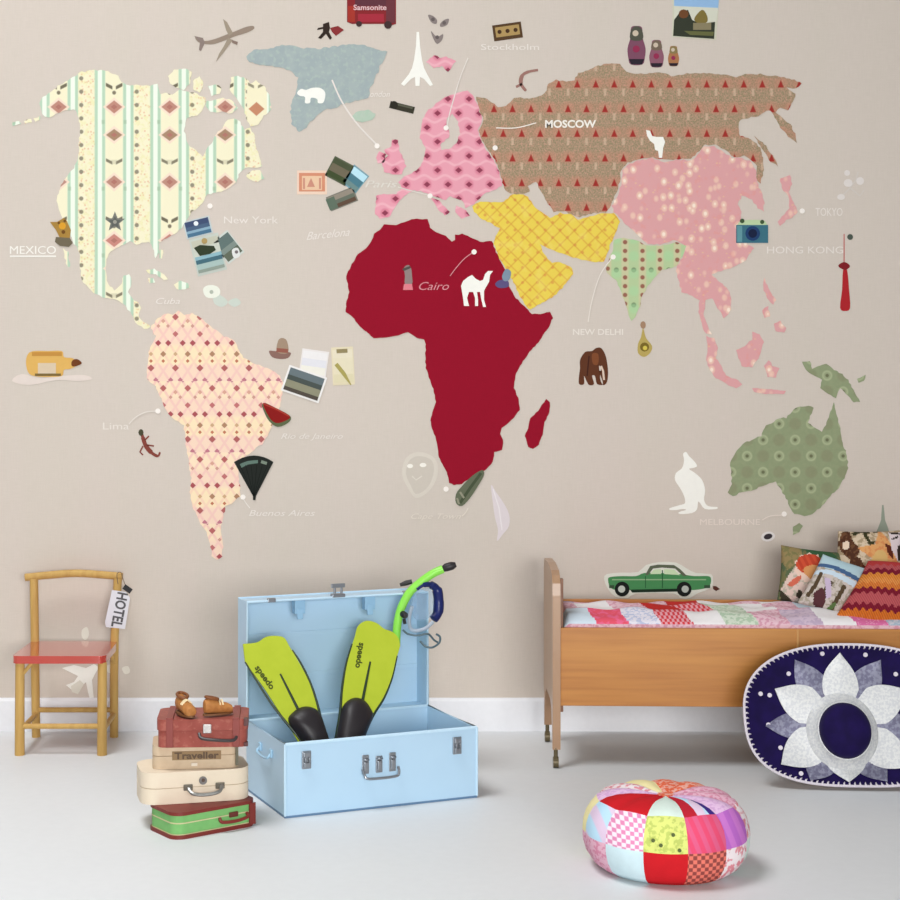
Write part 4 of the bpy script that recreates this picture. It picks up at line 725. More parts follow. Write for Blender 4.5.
def flipper(lb, pl_, blade, rails, rib, pocket, tline, tflip, brim):
    c = pl_(*blade[0]); r = thing('swim_fin', lb, 'swim fin', pl_(*pocket[0]), 'pair of lime swim fins in the trunk')
    bm = bmesh.new(); prism(bm, blade, lambda a, b: pl_(a, b, -.003), lambda a, b: pl_(a, b, .002)); link('blade', bm, lime, r)
    for P in rails:
        bm = bmesh.new(); pts = smooth_path([pl_(a, b, .001) for a, b in P], 5); n = len(pts)
        tube(bm, pts, [.0022+.0034*i/(n-1) for i in range(n)], 8); link('side_rail', bm, railm, r, smooth=True)
    bm = bmesh.new(); tube(bm, [pl_(a, b, .002) for a, b in rib], [.0028, .0038, .0046][:len(rib)], 8); link('center_rib', bm, railm, r, smooth=True)
    bm = bmesh.new(); inflate(bm, ccurve(pocket, 4), pl_, .042, 0, 7, -.012); link('foot_pocket', bm, rub, r, smooth=True)
    (x0, y0), (x1, y1) = tline
    bm, L, *_ = tagtext('speedo', 0, 0, 1, 1, 0)
    d = Vector((x1-x0, y1-y0)); ln = d.length; d.normalize(); nn = Vector((-d.y, d.x))
    for q, (a, b) in zip(bm.verts, L):
        a = a*ln; b = b*8.5
        u_ = (x0+x1)/2+d.x*a+nn.x*b; v_ = (y0+y1)/2+d.y*a+nn.y*b; q.co = pl_(u_, v_, .0026 if q.co.z > 0 else .0018)
    link('blade_lettering', bm, flat((62, 72, 16), .5), r)
pL = Plane((-.145, 4.60-CAMD, .163), E1, Vector((-.03, .105, .254)))
pR = Plane((-.056, 4.64-CAMD, .157), E1, Vector((.02, .155, .276)))
flipper('lime green swim fin leaning to the left side of the trunk', pL,
        curve2([(243, 644), (250, 643.5), (258, 642), (266, 637), (276, 636), (284, 638), (289, 646)], 4)+curve2([(295, 656), (304, 672), (312, 690), (317, 708), (321, 728), (325, 742)], 3)+curve2([(330, 772), (312, 772), (298, 742), (290, 728), (278, 710), (264, 688), (252, 672), (245, 662)], 3),
        [[(292, 650), (300, 662), (309, 680), (316, 700), (322, 724), (328, 748), (332, 768)], [(245, 662), (256, 680), (270, 702), (284, 720), (298, 737), (306, 750), (312, 768)]],
        [(280, 674), (290, 694), (300, 714)], [(288, 722), (293, 712), (302, 707), (312, 708), (319, 714), (324, 728), (329, 744), (336, 774), (314, 776), (303, 746)], [(256, 667), (272, 689)], 1, None)
flipper('lime green swim fin standing upright near the middle of the trunk', pR,
        curve2([(355, 636), (358, 626), (366, 621), (376, 623), (384, 629), (392, 632), (398, 638), (400, 646)], 4)+curve2([(396, 660), (391, 680), (384, 698), (375, 712), (368, 728), (360, 744), (350, 772)], 3)+curve2([(332, 772), (336, 744), (339, 720), (341, 700), (343, 680), (347, 660), (351, 648)], 3),
        [[(397, 656), (392, 678), (384, 698), (374, 714), (366, 730), (358, 748), (350, 768)], [(352, 644), (346, 664), (342, 688), (340, 712), (337, 736), (334, 768)]],
        [(370, 662), (366, 682), (362, 702)], [(340, 714), (345, 703), (354, 698), (364, 701), (371, 711), (372, 718), (365, 736), (358, 756), (352, 778), (330, 778), (334, 748)], [(361, 643), (357, 668)], 1, None)

# ================================================================ snorkel and mask
dS = 4.895
limeg = M('lime_green_tube', .3, coat=.3).base((140, 226, 84)); limeg.pos(True); limeg.mix(limeg.noise((20, 20, 6)).lt(.5, .3)*.3, (166, 232, 96)); limeg = limeg.done()
sn = thing('snorkel', 'bright green snorkel with black tip hooked over the corner of the open lid', 'snorkel', at(400, 620, dS))
bm = bmesh.new(); tube(bm, smooth_path([at(396, 646, dS+.0), at(396.5, 634, dS), at(398, 620, dS), (at(402, 606, dS)), at(410, 592, dS), at(421, 582, dS), at(433, 573.5, dS), at(443, 569, dS)], 6), .0125, 14); link('breathing_tube', bm, limeg, sn, smooth=True)
bm = bmesh.new(); tube(bm, [at(442, 569.5, dS), at(446, 567.5, dS), at(452, 565.8, dS), at(456, 564.5, dS)], [.008, .0125, .0125, .007], 12); link('black_tip', bm, rub, sn, smooth=True)
bm = bmesh.new(); tube(bm, [at(403, 614, dS-.012), at(405, 615.5, dS-.03), at(405.5, 616, dS-.036)], [.010, .010, .006], 12); tube(bm, [at(404, 619, dS-.014), at(405, 624, dS-.018)], .005, 8); link('strap_keeper', bm, rub, sn, smooth=True)
mk = thing('diving_mask', 'dark blue diving mask with clear skirt hanging on the corner of the open lid', 'diving mask', at(425, 610, 4.93))
navy = M('navy_rubber', .35, coat=.2).base((34, 44, 104)); navy.pos(True); navy.mix(navy.noise((30, 30, 30)).lt(.5, .3)*.4, (26, 30, 62)); navy = navy.done()
dM = 4.885
bm = bmesh.new(); tube(bm, smooth_path([at(417, 589.5, dM), at(424, 585, dM), (at(431, 585, dM+.01)), at(437, 590, dM+.02), at(438.5, 602, dM+.025), at(437.5, 613, dM+.02), at(433, 619.5, dM+.01)], 6), [.0045]*6+[.008]*6+[.012]*6+[.0155]*6+[.0165]*6+[.0145]*6+[.008], 12, flat_y=1.0); link('frame', bm, navy, mk, smooth=True)
gl = M('clear_plastic', .08).base((215, 235, 250)); gl.pos(True); gl.b.inputs['Transmission Weight'].default_value = .85; gl.b.inputs['IOR'].default_value = 1.3; gl = gl.done()
bm = bmesh.new(); prism(bm, ccurve([(416, 592), (424, 588), (431, 589), (434, 602), (432, 615), (424, 620), (414, 618), (411, 604)], 3), lambda a, b: at(a, b, dM+.006), lambda a, b: at(a, b, dM+.003)); link('lens', bm, gl, mk)
skirt = M('frosted_silicone', .4).base((206, 216, 228)); skirt.pos(True); skirt.b.inputs['Transmission Weight'].default_value = .5; skirt = skirt.done()
bm = bmesh.new(); tube(bm, smooth_path([at(412, 606, dM), at(409, 620, dM), at(412, 630, dM-.01), at(424, 629, dM-.012), at(433, 622, dM), ], 5), .0055, 10); link('skirt', bm, skirt, mk, smooth=True)
gs = flat((84, 104, 112), .4)
bm = bmesh.new(); tube(bm, smooth_path([at(403, 630, dM), at(408, 634, dM-.008), at(418, 635.5, dM-.010), (at(428, 634, dM-.008)), at(434, 640, dM), at(439, 643, dM+.01)], 6), .0030, 8); link('strap', bm, gs, mk, smooth=True)
bm = bmesh.new(); tube(bm, smooth_path([at(420, 641, dM-.008), at(425, 646, dM-.012), (at(432, 647.5, dM-.01)), at(439, 643, dM+.004), at(440, 637, dM+.01), at(436, 634, dM+.01)], 6), .0032, 8); link('strap', bm, gs, mk, smooth=True)
bm = bmesh.new(); tube(bm, [at(400, 585, dS+.02), at(406, 583, dS+.02), at(412, 581.5, dS+.02)], [.005, .008, .007], 10); link('buckle', bm, rub, mk, smooth=True)
# ================================================================ bed
BR = -2.0
MB_ = Matrix.Translation((.555, -.521, 0)) @ Matrix.Rotation(math.radians(BR), 4, 'Z')
BWd, BLen = .365, 1.42
oak = M('honey_oak_veneer', .38, spec=.4).base((188, 124, 56)); oak.pos(True)
gr = oak.noise((3, 8, 70), 1.0, 4); oak.mix(gr.lt(.5, .25)*.55, (166, 100, 40)); oak.mix(oak.noise((1.5, 3, 14), 1.0, 3).lt(.48, .2)*.4, (208, 146, 70))
oak.bump(gr, .05, .0005); oak = oak.done()
oakd = M('worn_brown_wood', .3, spec=.5).base((172, 136, 106)); oakd.pos(True); oakd.mix(oakd.noise((40, 40, 6)).lt(.5, .3)*.5, (166, 128, 96)); oakd = oakd.done()
edge = flat((200, 146, 84), .4)
bed = thing('childs_bed', 'low childs bed with honey oak side panel along the wall at right', 'bed', (1.26, -.37, 0))
def headprofile():
    top = .590
    return [(.0, .055), (.012, .055), (.030, .12), (.060, .172), (.10, .190), (.265, .190), (.305, .172), (.335, .12), (.353, .055), (.365, .055),
            (.372, .19), (.372, .56), (.366, .580), (.350, .594), (.2, .598), (.06, .590), (.024, .578), (.006, .556), (.0, .52)]
for x0, nm in ((0, 'headboard'), (BLen, 'footboard')):
    bm = bmesh.new(); prism(bm, headprofile(), lambda a, b: MB_ @ Vector((x0-.004, a, b)), lambda a, b: MB_ @ Vector((x0+.020, a, b)))
    bmesh.ops.bevel(bm, geom=[e for e in bm.edges if len(e.link_faces) == 2 and 1.2 < e.calc_face_angle(0) < 1.9 and abs((e.verts[0].co-e.verts[1].co).x) < .016], offset=.002, segments=2, affect='EDGES')
    h = link(nm, bm, oakd, bed)
    for y in (.006, .359):
        bm = bmesh.new(); tube(bm, [MB_ @ Vector((x0+.006, y, .030)), MB_ @ Vector((x0+.006, y, .060))], .0065, 10); tube(bm, [MB_ @ Vector((x0-.002, y, .0165)), MB_ @ Vector((x0+.014, y, .0165))], .0165, 16)
        link('caster', bm, flat((104, 92, 66), .35, .3), bed, smooth=True)
bm = bmesh.new(); box(bm, (.020, .004, .187), (BLen-.004, .020, .4225), X=MB_, bev=.002); link('side_panel', bm, oak, bed)
bm = bmesh.new(); box(bm, (.020, .345, .187), (BLen-.004, .361, .462), X=MB_, bev=.002); link('side_panel', bm, oak, bed)
bm = bmesh.new(); box(bm, (.0, .020, .20), (BLen-.017, .345, .215), X=MB_); link('bed_base', bm, oakd, bed)
for y0, y1 in ((.020, .044), (.321, .345)):
    bm = bmesh.new(); box(bm, (.020, y0, .165), (.030, y1, .568), X=MB_, bev=.002); link('corner_post', bm, flat((134, 92, 68), .45), bed)
bm = bmesh.new(); box(bm, (.727, .0015, .190), (.733, .0045, .4225), X=MB_); link('panel_joint', bm, flat((206, 150, 84), .4), bed)
bm = bmesh.new(); box(bm, (.032, .022, .216), (BLen-.02, .343, .40), X=MB_, bev=.02); tag(link('mattress', bm, flat((222, 220, 216), .9), smooth=True), 'white mattress lying inside the childs bed under the quilt', 'mattress')
# quilt
def cloth(name, c, c2=None, kind=None, sc=60.0, rough=.9):
    m = M(name, rough, spec=.1).base(c); x, y, z = m.pos(True)
    if kind == 'dots':
        d, vc = m.voro((sc, sc, sc), 1.0); m.mix(d.lt(.35, .1)*.85, c2)
    elif kind == 'check':
        a = (x*sc).sin(); b = (z*sc).sin(); m.mix((a*b).lt(0.0, .4)*.75, c2)
    elif kind == 'stripe': m.mix(((x+z*.4)*sc).sin().lt(0, .5)*.7, c2)
    elif kind == 'bloom': m.mix(m.noise((sc, sc, sc), 1, 2).lt(.47, .08)*.75, c2)
    else: m.mix(m.noise((40, 40, 40)).lt(.5, .3)*.15, tuple(int(v*.85) for v in c))
    n_ = m.noise((300, 300, 300), 1, 1); m.bump(n_, .15, .0006)
    return m.done()
Q = [cloth('quilt_pale_blue', (206, 220, 230)), cloth('quilt_coral', (226, 88, 108), (232, 110, 150), 'bloom'), cloth('quilt_white_blue', (226, 222, 232), (170, 182, 214), 'bloom', 90), cloth('quilt_red_check', (206, 62, 68), (232, 180, 190), 'check', 420),
     cloth('quilt_mint', (206, 216, 198), (160, 186, 156), 'bloom', 80), cloth('quilt_pink', (226, 190, 200), (204, 140, 160), 'bloom', 90), cloth('quilt_white', (236, 232, 232)), cloth('quilt_magenta', (214, 110, 158), (230, 160, 190), 'dots', 120),
     cloth('quilt_lilac', (206, 186, 202), (180, 160, 184), 'bloom', 70), cloth('quilt_red', (192, 48, 44)), cloth('quilt_grey_blue', (158, 176, 190), (206, 200, 206), 'bloom', 90)]
bm = bmesh.new(); NX, NY = 400, 26; rnd = random.Random(11)
grid = {}
def qz(a, b):
    s = max(0.0, 1-abs(2*b-1)**5); hh = .432+.026*s+.010*s*(b)
    hh += .003*math.sin(a*34+b*5)*s+.003*math.sin(a*61-b*9+1)*s+.0035*math.sin(b*19+a*13)*s
    e = min(1, (1-abs(2*a-1))*40); return .415+(hh-.415)*e**.5
for i in range(NX+1):
    for j in range(NY+1):
        a, b = i/NX, j/NY
        grid[i, j] = bm.verts.new(MB_ @ Vector((.031+a*(BLen-.055), .0225+b*.320, qz(a, b))))
seqF = [0, 1, 2, 3, 6, 4, 5, 8, 6, 7, 10, 6, 3, 5]
seqM = [5, 6, 5, 9, 3, 4, 6, 5, 0, 8, 2, 1, 7, 6]
seqB = [8, 5, 7, 5, 9, 6, 5, 6, 8, 6, 4, 5, 2, 1]
for i in range(NX):
    for j in range(NY):
        f = bm.faces.new((grid[i, j], grid[i+1, j], grid[i+1, j+1], grid[i, j+1])); f.smooth = True
        k_ = int((i/NX)*14+j*.026+.05*math.sin(j*.5)) % 14
        f.material_index = (seqF if j < 9 else seqM if j < 18 else seqB)[k_]
# underside
ext = [grid[i, 0] for i in range(NX+1)]+[grid[NX, j] for j in range(1, NY+1)]+[grid[i, NY] for i in range(NX-1, -1, -1)]+[grid[0, j] for j in range(NY-1, 0, -1)]
low = [bm.verts.new(Vector((q.co.x, q.co.y, .401))) for q in ext]
for i in range(len(ext)):
    f = bm.faces.new((ext[i], ext[(i+1) % len(ext)], low[(i+1) % len(ext)], low[i])); f.material_index = 5
bm.faces.new(low)
tag(link('patchwork_quilt', bm, Q), 'patchwork quilt in pinks reds and pale blue spread on the childs bed', 'quilt')

# ================================================================ cushions
def cushion(name, label, quad, pl_, H, pats, N=56, back=None, puff=0.45, group='cushions heaped on the bed'):
    """quad: 4 measured corners (tl,tr,br,bl). pats: (colour material, test(u,v))"""
    bm = bmesh.new(); mats = [p[0] for p in pats]; V = {}; UV = {}
    tl, tr, br, bl = [Vector(q) for q in quad]
    for i in range(N+1):
        for j in range(N+1):
            s, t = i/N, j/N
            p = tl*(1-s)*(1-t)+tr*s*(1-t)+br*s*t+bl*(1-s)*t
            c = (tl+tr+br+bl)/4; pin = 1-.045*((1-(2*s-1)**2)*(abs(2*t-1)**3)+(1-(2*t-1)**2)*(abs(2*s-1)**3))
            p = c+(p-c)*pin
            e = max(0, (1-(2*s-1)**2)*(1-(2*t-1)**2))**puff
            for sd in (0, 1):
                if sd and (i in (0, N) or j in (0, N)): V[1, i, j] = V[0, i, j]
                else: V[sd, i, j] = bm.verts.new(pl_(p.x, p.y, H*e*(1 if sd == 0 else -.8)))
            UV[i, j] = (p.x, p.y)
    for i in range(N):
        for j in range(N):
            u_ = (UV[i, j][0]+UV[i+1, j+1][0])/2; v_ = (UV[i, j][1]+UV[i+1, j+1][1])/2; mi = 0
            for k_, (mm, tst) in enumerate(pats):
                if tst is not None and tst(u_, v_): mi = k_
            for sd in (0, 1):
                q = (V[sd, i, j], V[sd, i+1, j], V[sd, i+1, j+1], V[sd, i, j+1])
                f = bm.faces.new(q); f.smooth = True; f.material_index = mi if sd == 0 else 0
    r = tag(link(name, bm, mats, smooth=False), label, 'cushion', group); 
    for p in r.data.polygons: p.use_smooth = True
    return r
def pin(*P): return lambda a, b: any(inside((a, b), q) for q in P)
K = lambda c, c2=None, kind=None, sc=90.: cloth('cushion_%d_%d_%d' % c, c, c2, kind, sc)
lean = Vector((0, .35, .94))
p1 = Plane(at(815, 585, 5.22), (1, -.02, 0), (0, .30, .95))
cushion('shell_cushion', 'cushion printed with an orange scallop shell on dark green, leftmost of the heap', [(781, 545), (846, 553), (856, 616), (777, 600)] , p1, .045,
 [(K((84, 98, 70), (120, 112, 74), 'bloom', 50), None), (K((142, 124, 84), (110, 110, 70), 'bloom', 80), pin([(781,545),(800,544),(800,560),(786,572),(780,560)])), (K((58, 92, 62)), pin([(802,548),(822,549),(834,556),(838,566),(826,562),(806,556)])),
  (K((214, 190, 178), (160, 160, 140), 'bloom', 60), pin([(779,592),(786,578),(794,566),(800,576),(812,586),(816,606),(800,606),(784,600)])), (K((226, 196, 178)), pin(star(807, 570, 16, 13.5, 11, -90))),
  (K((198, 78, 52), (176, 60, 42), 'stripe', 300), pin(ccurve([(796,572),(794,564),(799,558),(807,556),(815,558),(820,565),(816,572),(809,579)], 3))), (K((206, 146, 92)), pin(ccurve([(800,573),(806,568),(814,568),(812,576),(808,582)], 3))),
  (K((204, 104, 82)), pin(ccurve([(786,586),(792,580),(798,578),(797,583),(790,588)], 3))), (K((60, 54, 42)), pin([(779,590),(784,595),(792,602),(780,602)], ccurve([(796,592),(800,594),(800,600),(795,598)], 3)))])
p2 = Plane(at(872, 560, 5.24), (1, -.02, 0), (0, .26, .96))
cushion('starfish_cushion', 'cushion with starfish and dark branches on cream, at the back of the heap', [(838, 531), (903, 530), (910, 598), (832, 592)], p2, .05,
 [(K((206, 186, 160), (150, 128, 96), 'bloom', 60), None), (K((78, 48, 34), (110, 74, 50), 'bloom', 90), pin(ccurve([(841,534),(848,532),(850,542),(856,552),(850,562),(842,556),(838,546)], 3), [(848,556),(856,560),(862,572),(852,572),(846,566)])),
  (K((226, 204, 180)), pin(ccurve([(841,544),(846,543),(846,550),(841,550)], 3))), (K((60, 58, 36)), pin(stroke([(851, 536), (858, 532), (868, 533)], 4), stroke([(862, 534), (865, 542), (868, 547)], 3.5), stroke([(872, 533), (880, 533)], 2.5), [(863,545),(872,543),(868,550)])),
  (K((216, 158, 100), (206, 128, 80), 'bloom', 60), pin(star(880, 556, 27, 13, 5, -95))), (K((214, 176, 112)), pin(ccurve([(868,560),(876,552),(884,560),(880,576),(868,572)], 3))), (K((96, 44, 30)), pin([(881,545),(888,548),(890,562),(884,556)], [(858,566),(868,574),(862,578)])),
  (K((222, 206, 208)), pin([(886,534),(903,532),(903,548),(894,562),(888,552)])), (K((54, 44, 40)), pin(stroke([(888, 534), (896, 534), (903, 537)], 2), stroke([(889, 541), (896, 538)], 2), ccurve([(895,548),(903,545),(903,560),(895,562)], 3)))])
p3 = Plane(at(830, 588, 5.12), (1, -.03, 0), (0, .42, .90))
cushion('blue_stripe_cushion', 'cushion with a pale blue striped band above brown figures, middle of heap', [(823, 554), (868, 569), (858, 622), (797, 603)], p3, .038,
 [(K((196, 184, 176), (150, 140, 120), 'bloom', 70), None), (K((176, 202, 210)), pin([(818,552),(870,566),(866,586),(812,566)])), (K((70, 98, 136)), pin([(818,564),(832,568),(856,580),(868,586),(866,590),(852,583),(830,572),(816,567)])), (K((196, 212, 224)), pin([(812,572),(826,572),(860,588),(864,594),(850,590),(826,577),(812,576)])),
  (K((84, 68, 50)), pin(stroke([(820, 575), (812, 590), (806, 598)], 4), stroke([(829, 585), (823, 594), (818, 606)], 5), stroke([(842, 589), (836, 600), (829, 612)], 4.5))), (K((86, 50, 54)), pin([(812,595),(820,590),(824,600),(822,610),(812,606)])), (K((196, 176, 200)), pin([(822,580),(828,582),(829,600),(824,602)])), (K((88, 112, 66)), pin(stroke([(826, 612), (834, 606)], 4)))])
p4 = Plane(at(870, 605, 5.06), (1, -.05, 0), (0, .60, .80))
zz = lambda a, b: (b-562-(a-850)*.14+1.3*math.sin(a*.9))
knit = [(216, 132, 58), (186, 62, 62), (124, 28, 46), (210, 118, 54), (182, 84, 88), (128, 30, 50), (206, 108, 40), (222, 140, 72)]
def zig(k_, a, b): return int(zz(a, b)/5.2) % 13
seqk = [1, 4, 2, 0, 7, 3, 2, 4, 4, 2, 6, 3, 6]
cushion('zigzag_knit_cushion', 'orange and crimson zigzag knitted cushion lying in front of the heap', [(868, 561), (926, 566), (930, 637), (833, 620)], p4, .06,
 [(cloth('knit_%d' % i, c, tuple(int(v*.8) for v in c), 'stripe', 900), (lambda k_: (lambda a, b: seqk[zig(0, a, b)] == k_))(i)) for i, c in enumerate(knit)], N=84, puff=.38)

# ================================================================ pouf
PX, PY, PR = .714, 3.985-CAMD, .199
patches = {'mint': cloth('patch_mint', (216, 232, 222)), 'red': cloth('patch_red', (200, 32, 40)), 'ging': cloth('patch_gingham', (240, 226, 236), (214, 80, 150), 'check', 340), 'lime': cloth('patch_lime', (214, 220, 124), (176, 190, 96), 'bloom', 90),
 'pink': cloth('patch_rose', (222, 78, 112), (214, 100, 140), 'stripe', 260), 'viol': cloth('patch_violet', (200, 120, 200), (176, 96, 190), 'stripe', 200), 'aqua': cloth('patch_aqua', (206, 228, 234)), 'floral': cloth('patch_pink_floral', (226, 178, 196), (206, 120, 150), 'bloom', 110),
 'blk': cloth('patch_orange_check', (226, 120, 104), (96, 40, 48), 'check', 330), 'wred': cloth('patch_white_floral', (236, 224, 226), (214, 90, 110), 'bloom', 70), 'lblue': cloth('patch_light_blue', (186, 220, 240), (236, 190, 214), 'stripe', 130), 'yel': cloth('patch_cream', (238, 226, 170)),
 'orng': cloth('patch_orange', (226, 106, 74), (236, 190, 176), 'bloom', 90), 'navy': cloth('patch_navy', (64, 44, 132)), 'dred': cloth('patch_dark_red', (186, 36, 52)), 'lil': cloth('patch_lilac', (226, 190, 222), (206, 160, 206), 'bloom', 90)}
names = list(patches); pm = [patches[n_] for n_ in names]; PI_ = {n_: i for i, n_ in enumerate(names)}
bm = bmesh.new(); SEG = 96; prof = [(.02, .0), (.12, .0), (.158, .004), (.178, .018), (.191, .040), (.198, .064), (.199, .088), (.197, .110), (.191, .130), (.180, .148), (.165, .162), (.146, .171), (.12, .177), (.09, .179), (.055, .176), (.02, .171)]
# angle 0 faces the viewer's side of the room, growing to the right
face0 = math.atan2(-CAMD-PY, 0-PX)   # toward lens
rings = []
for (r_, z_) in prof:
    ring = []
    for k_ in range(SEG):
        a = 2*PI*k_/SEG
        s8 = ((math.degrees(a)+14) % 30)/30; puff = 1+.018*math.sin(PI*s8)*(1 if .02 < z_ < .19 else 0)
        zz_ = z_*(1+.03*math.sin(PI*s8)) if z_ > .15 else z_
        ring.append(bm.verts.new((PX+r_*.985*puff*math.cos(face0+a), PY+r_*.985*puff*math.sin(face0+a), zz_)))
    rings.append(ring)
up = {0: 'lime', 1: 'pink', 2: 'viol', 3: 'wred', 4: 'orng', 5: 'aqua', 6: 'red', 7: 'lil', 8: 'dred', 9: 'yel', 10: 'lblue', 11: 'ging'}
lo_ = {0: 'red', 1: 'blk', 2: 'wred', 3: 'mint', 4: 'lil', 5: 'red', 6: 'aqua', 7: 'ging', 8: 'lime', 9: 'floral', 10: 'floral', 11: 'aqua'}
tp = {0: 'mint', 1: 'lblue', 2: 'lil', 3: 'floral', 4: 'floral', 5: 'orng', 6: 'orng', 7: 'yel', 8: 'wred', 9: 'lil', 10: 'red', 11: 'red'}
for i in range(len(prof)-1):
    for k_ in range(SEG):
        sec = int(((math.degrees(2*PI*(k_+.5)/SEG)+14) % 360)/30); z_ = (prof[i][1]+prof[i+1][1])/2
        nm = lo_[sec] if z_ < .088 else up[sec] if i < 10 else tp[sec]
        if i >= 10 and sec == 1 and ((math.degrees(2*PI*(k_+.5)/SEG)+14) % 30) < 9: nm = 'dred'
        if i >= 10 and sec == 1 and ((math.degrees(2*PI*(k_+.5)/SEG)+14) % 30) > 22: nm = 'navy'
        f = bm.faces.new((rings[i][k_], rings[i][(k_+1) % SEG], rings[i+1][(k_+1) % SEG], rings[i+1][k_])); f.smooth = True; f.material_index = PI_[nm]
bm.faces.new(rings[0]); f = bm.faces.new(rings[-1]); f.material_index = PI_['orng']
pf = thing('patchwork_pouf', 'round patchwork floor pouf in red pink lime and aqua on the floor', 'pouf', (PX, PY, 0))
link('cover', bm, pm, pf)
bm = bmesh.new(); tube(bm, [(PX, PY, .168), (PX, PY, .176)], [.016, .010], 14); link('top_button', bm, patches['red'], pf, smooth=True)
bm = bmesh.new()
for a, z_ in ((5, .132), (-8, .118), (9, .098), (-3, .108)):
    aa = face0+math.radians(a); rr_ = .201 if z_ < .12 else .196
    c0 = Vector((PX+rr_*math.cos(aa), PY+rr_*math.sin(aa), z_)); tube(bm, [c0, c0+Vector((math.cos(aa), math.sin(aa), 0))*.0025], .0045, 8)
link('printed_dots', bm, flat((92, 104, 62), .8), pf)

# ================================================================ sombrero
hx = 1.388; dB = 4.735
sb0 = at(848, 787, dB); sb0.z = .004; sb0.x = hx+.014
A_ = Vector((math.cos(math.radians(-3)), math.sin(math.radians(-3)), 0)); U_ = Vector((0, .125, .385)).normalized()
N_ = A_.cross(U_).normalized()
if N_.y > 0: N_ = -N_
HB = .404; WBr = .315
def HP(a, b, h=0): return sb0+A_*a+U_*(b+HB/2)+N_*h     # a right, b up, h towards the room
hat = thing('sombrero', 'navy blue velvet sombrero with silver star flower leaning on the bed', 'sombrero', (sb0.x, sb0.y, 0))
velvet = M('navy_velvet', .8, spec=.1).base((30, 18, 72)); velvet.pos(True); velvet.b.inputs['Sheen Weight'].default_value = .03; velvet.mix(velvet.noise((25, 25, 25)).lt(.5, .3)*.5, (20, 13, 44)); velvet = velvet.done()
silver = M('silver_brocade', .55, .15).base((222, 222, 220)); silver.pos(True); silver.mix(silver.noise((140, 140, 140), 1, 2).lt(.5, .15)*.5, (188, 190, 196)); silver = silver.done()
silv2 = M('smoky_silver_brocade', .5, .2).base((142, 142, 160)); silv2.pos(True); silv2.mix(silv2.noise((90, 90, 90), 1, 2).lt(.5, .15)*.6, (84, 80, 110)); silv2 = silv2.done()
cord = flat((214, 206, 214), .6)
def brimpt(t, k=1.0):
    c, s = math.cos(t), math.sin(t); nx = 2.35 if s > 0 else 2.9
    return (WBr*k*abs(c)**(2/nx)*(1 if c > 0 else -1), HB/2*k*abs(s)**(2/nx)*(1 if s > 0 else -1))
def brimh(k, t): return .030*max(0, (k-.6)/.4)**2
NB = 120; bm = bmesh.new(); R_ = []
for kk in (.30, .45, .6, .75, .88, .96, 1.0):
    R_.append([bm.verts.new(HP(*brimpt(2*PI*q/NB, kk), brimh(kk, 0)+.001)) for q in range(NB)])
Rb = []
for kk in (.30, .45, .6, .75, .88, .96, 1.0):
    Rb.append([bm.verts.new(HP(*brimpt(2*PI*q/NB, kk), brimh(kk, 0)-.004)) for q in range(NB)])
for RR in (R_, Rb):
    for X_, Y_ in zip(RR, RR[1:]):
        for q in range(NB): f = bm.faces.new((X_[q], X_[(q+1) % NB], Y_[(q+1) % NB], Y_[q])); f.smooth = True
for X_, Y_ in ((R_[-1], Rb[-1]), (R_[0], Rb[0])):
    for q in range(NB): bm.faces.new((X_[q], X_[(q+1) % NB], Y_[(q+1) % NB], Y_[q]))
link('brim', bm, velvet, hat)
bm = bmesh.new(); tube(bm, [HP(*brimpt(2*PI*q/NB, 1.0), .030) for q in range(NB)], .0038, 8, closed=True); link('edge_cord', bm, cord, hat, smooth=True)
bm = bmesh.new(); NT = 110; per = []
tt = [2*PI*q/2000 for q in range(2000)]; L_ = [Vector(brimpt(t)) for t in tt]; acc = [0]
for i in range(1, 2000): acc.append(acc[-1]+(L_[i]-L_[i-1]).length)
tot = acc[-1]+(L_[0]-L_[-1]).length; j = 0
for q in range(NT):
    while j < 1999 and acc[j] < tot*q/NT: j += 1
    t1 = tt[j]; a1 = Vector(brimpt(t1, .995)); d_ = -a1.normalized(); nn = Vector((-d_.y, d_.x)); a2 = a1*(1)+d_*.011
    tube(bm, [HP(a1.x, a1.y, .031), HP(a1.x+d_.x*.006+nn.x*.0015, a1.y+d_.y*.006+nn.y*.0015, .0285), HP(a2.x+nn.x*.0, a2.y+nn.y*.0, .0265)], [.0034, .0028, .0012], 5)
link('braided_trim', bm, cord, hat)
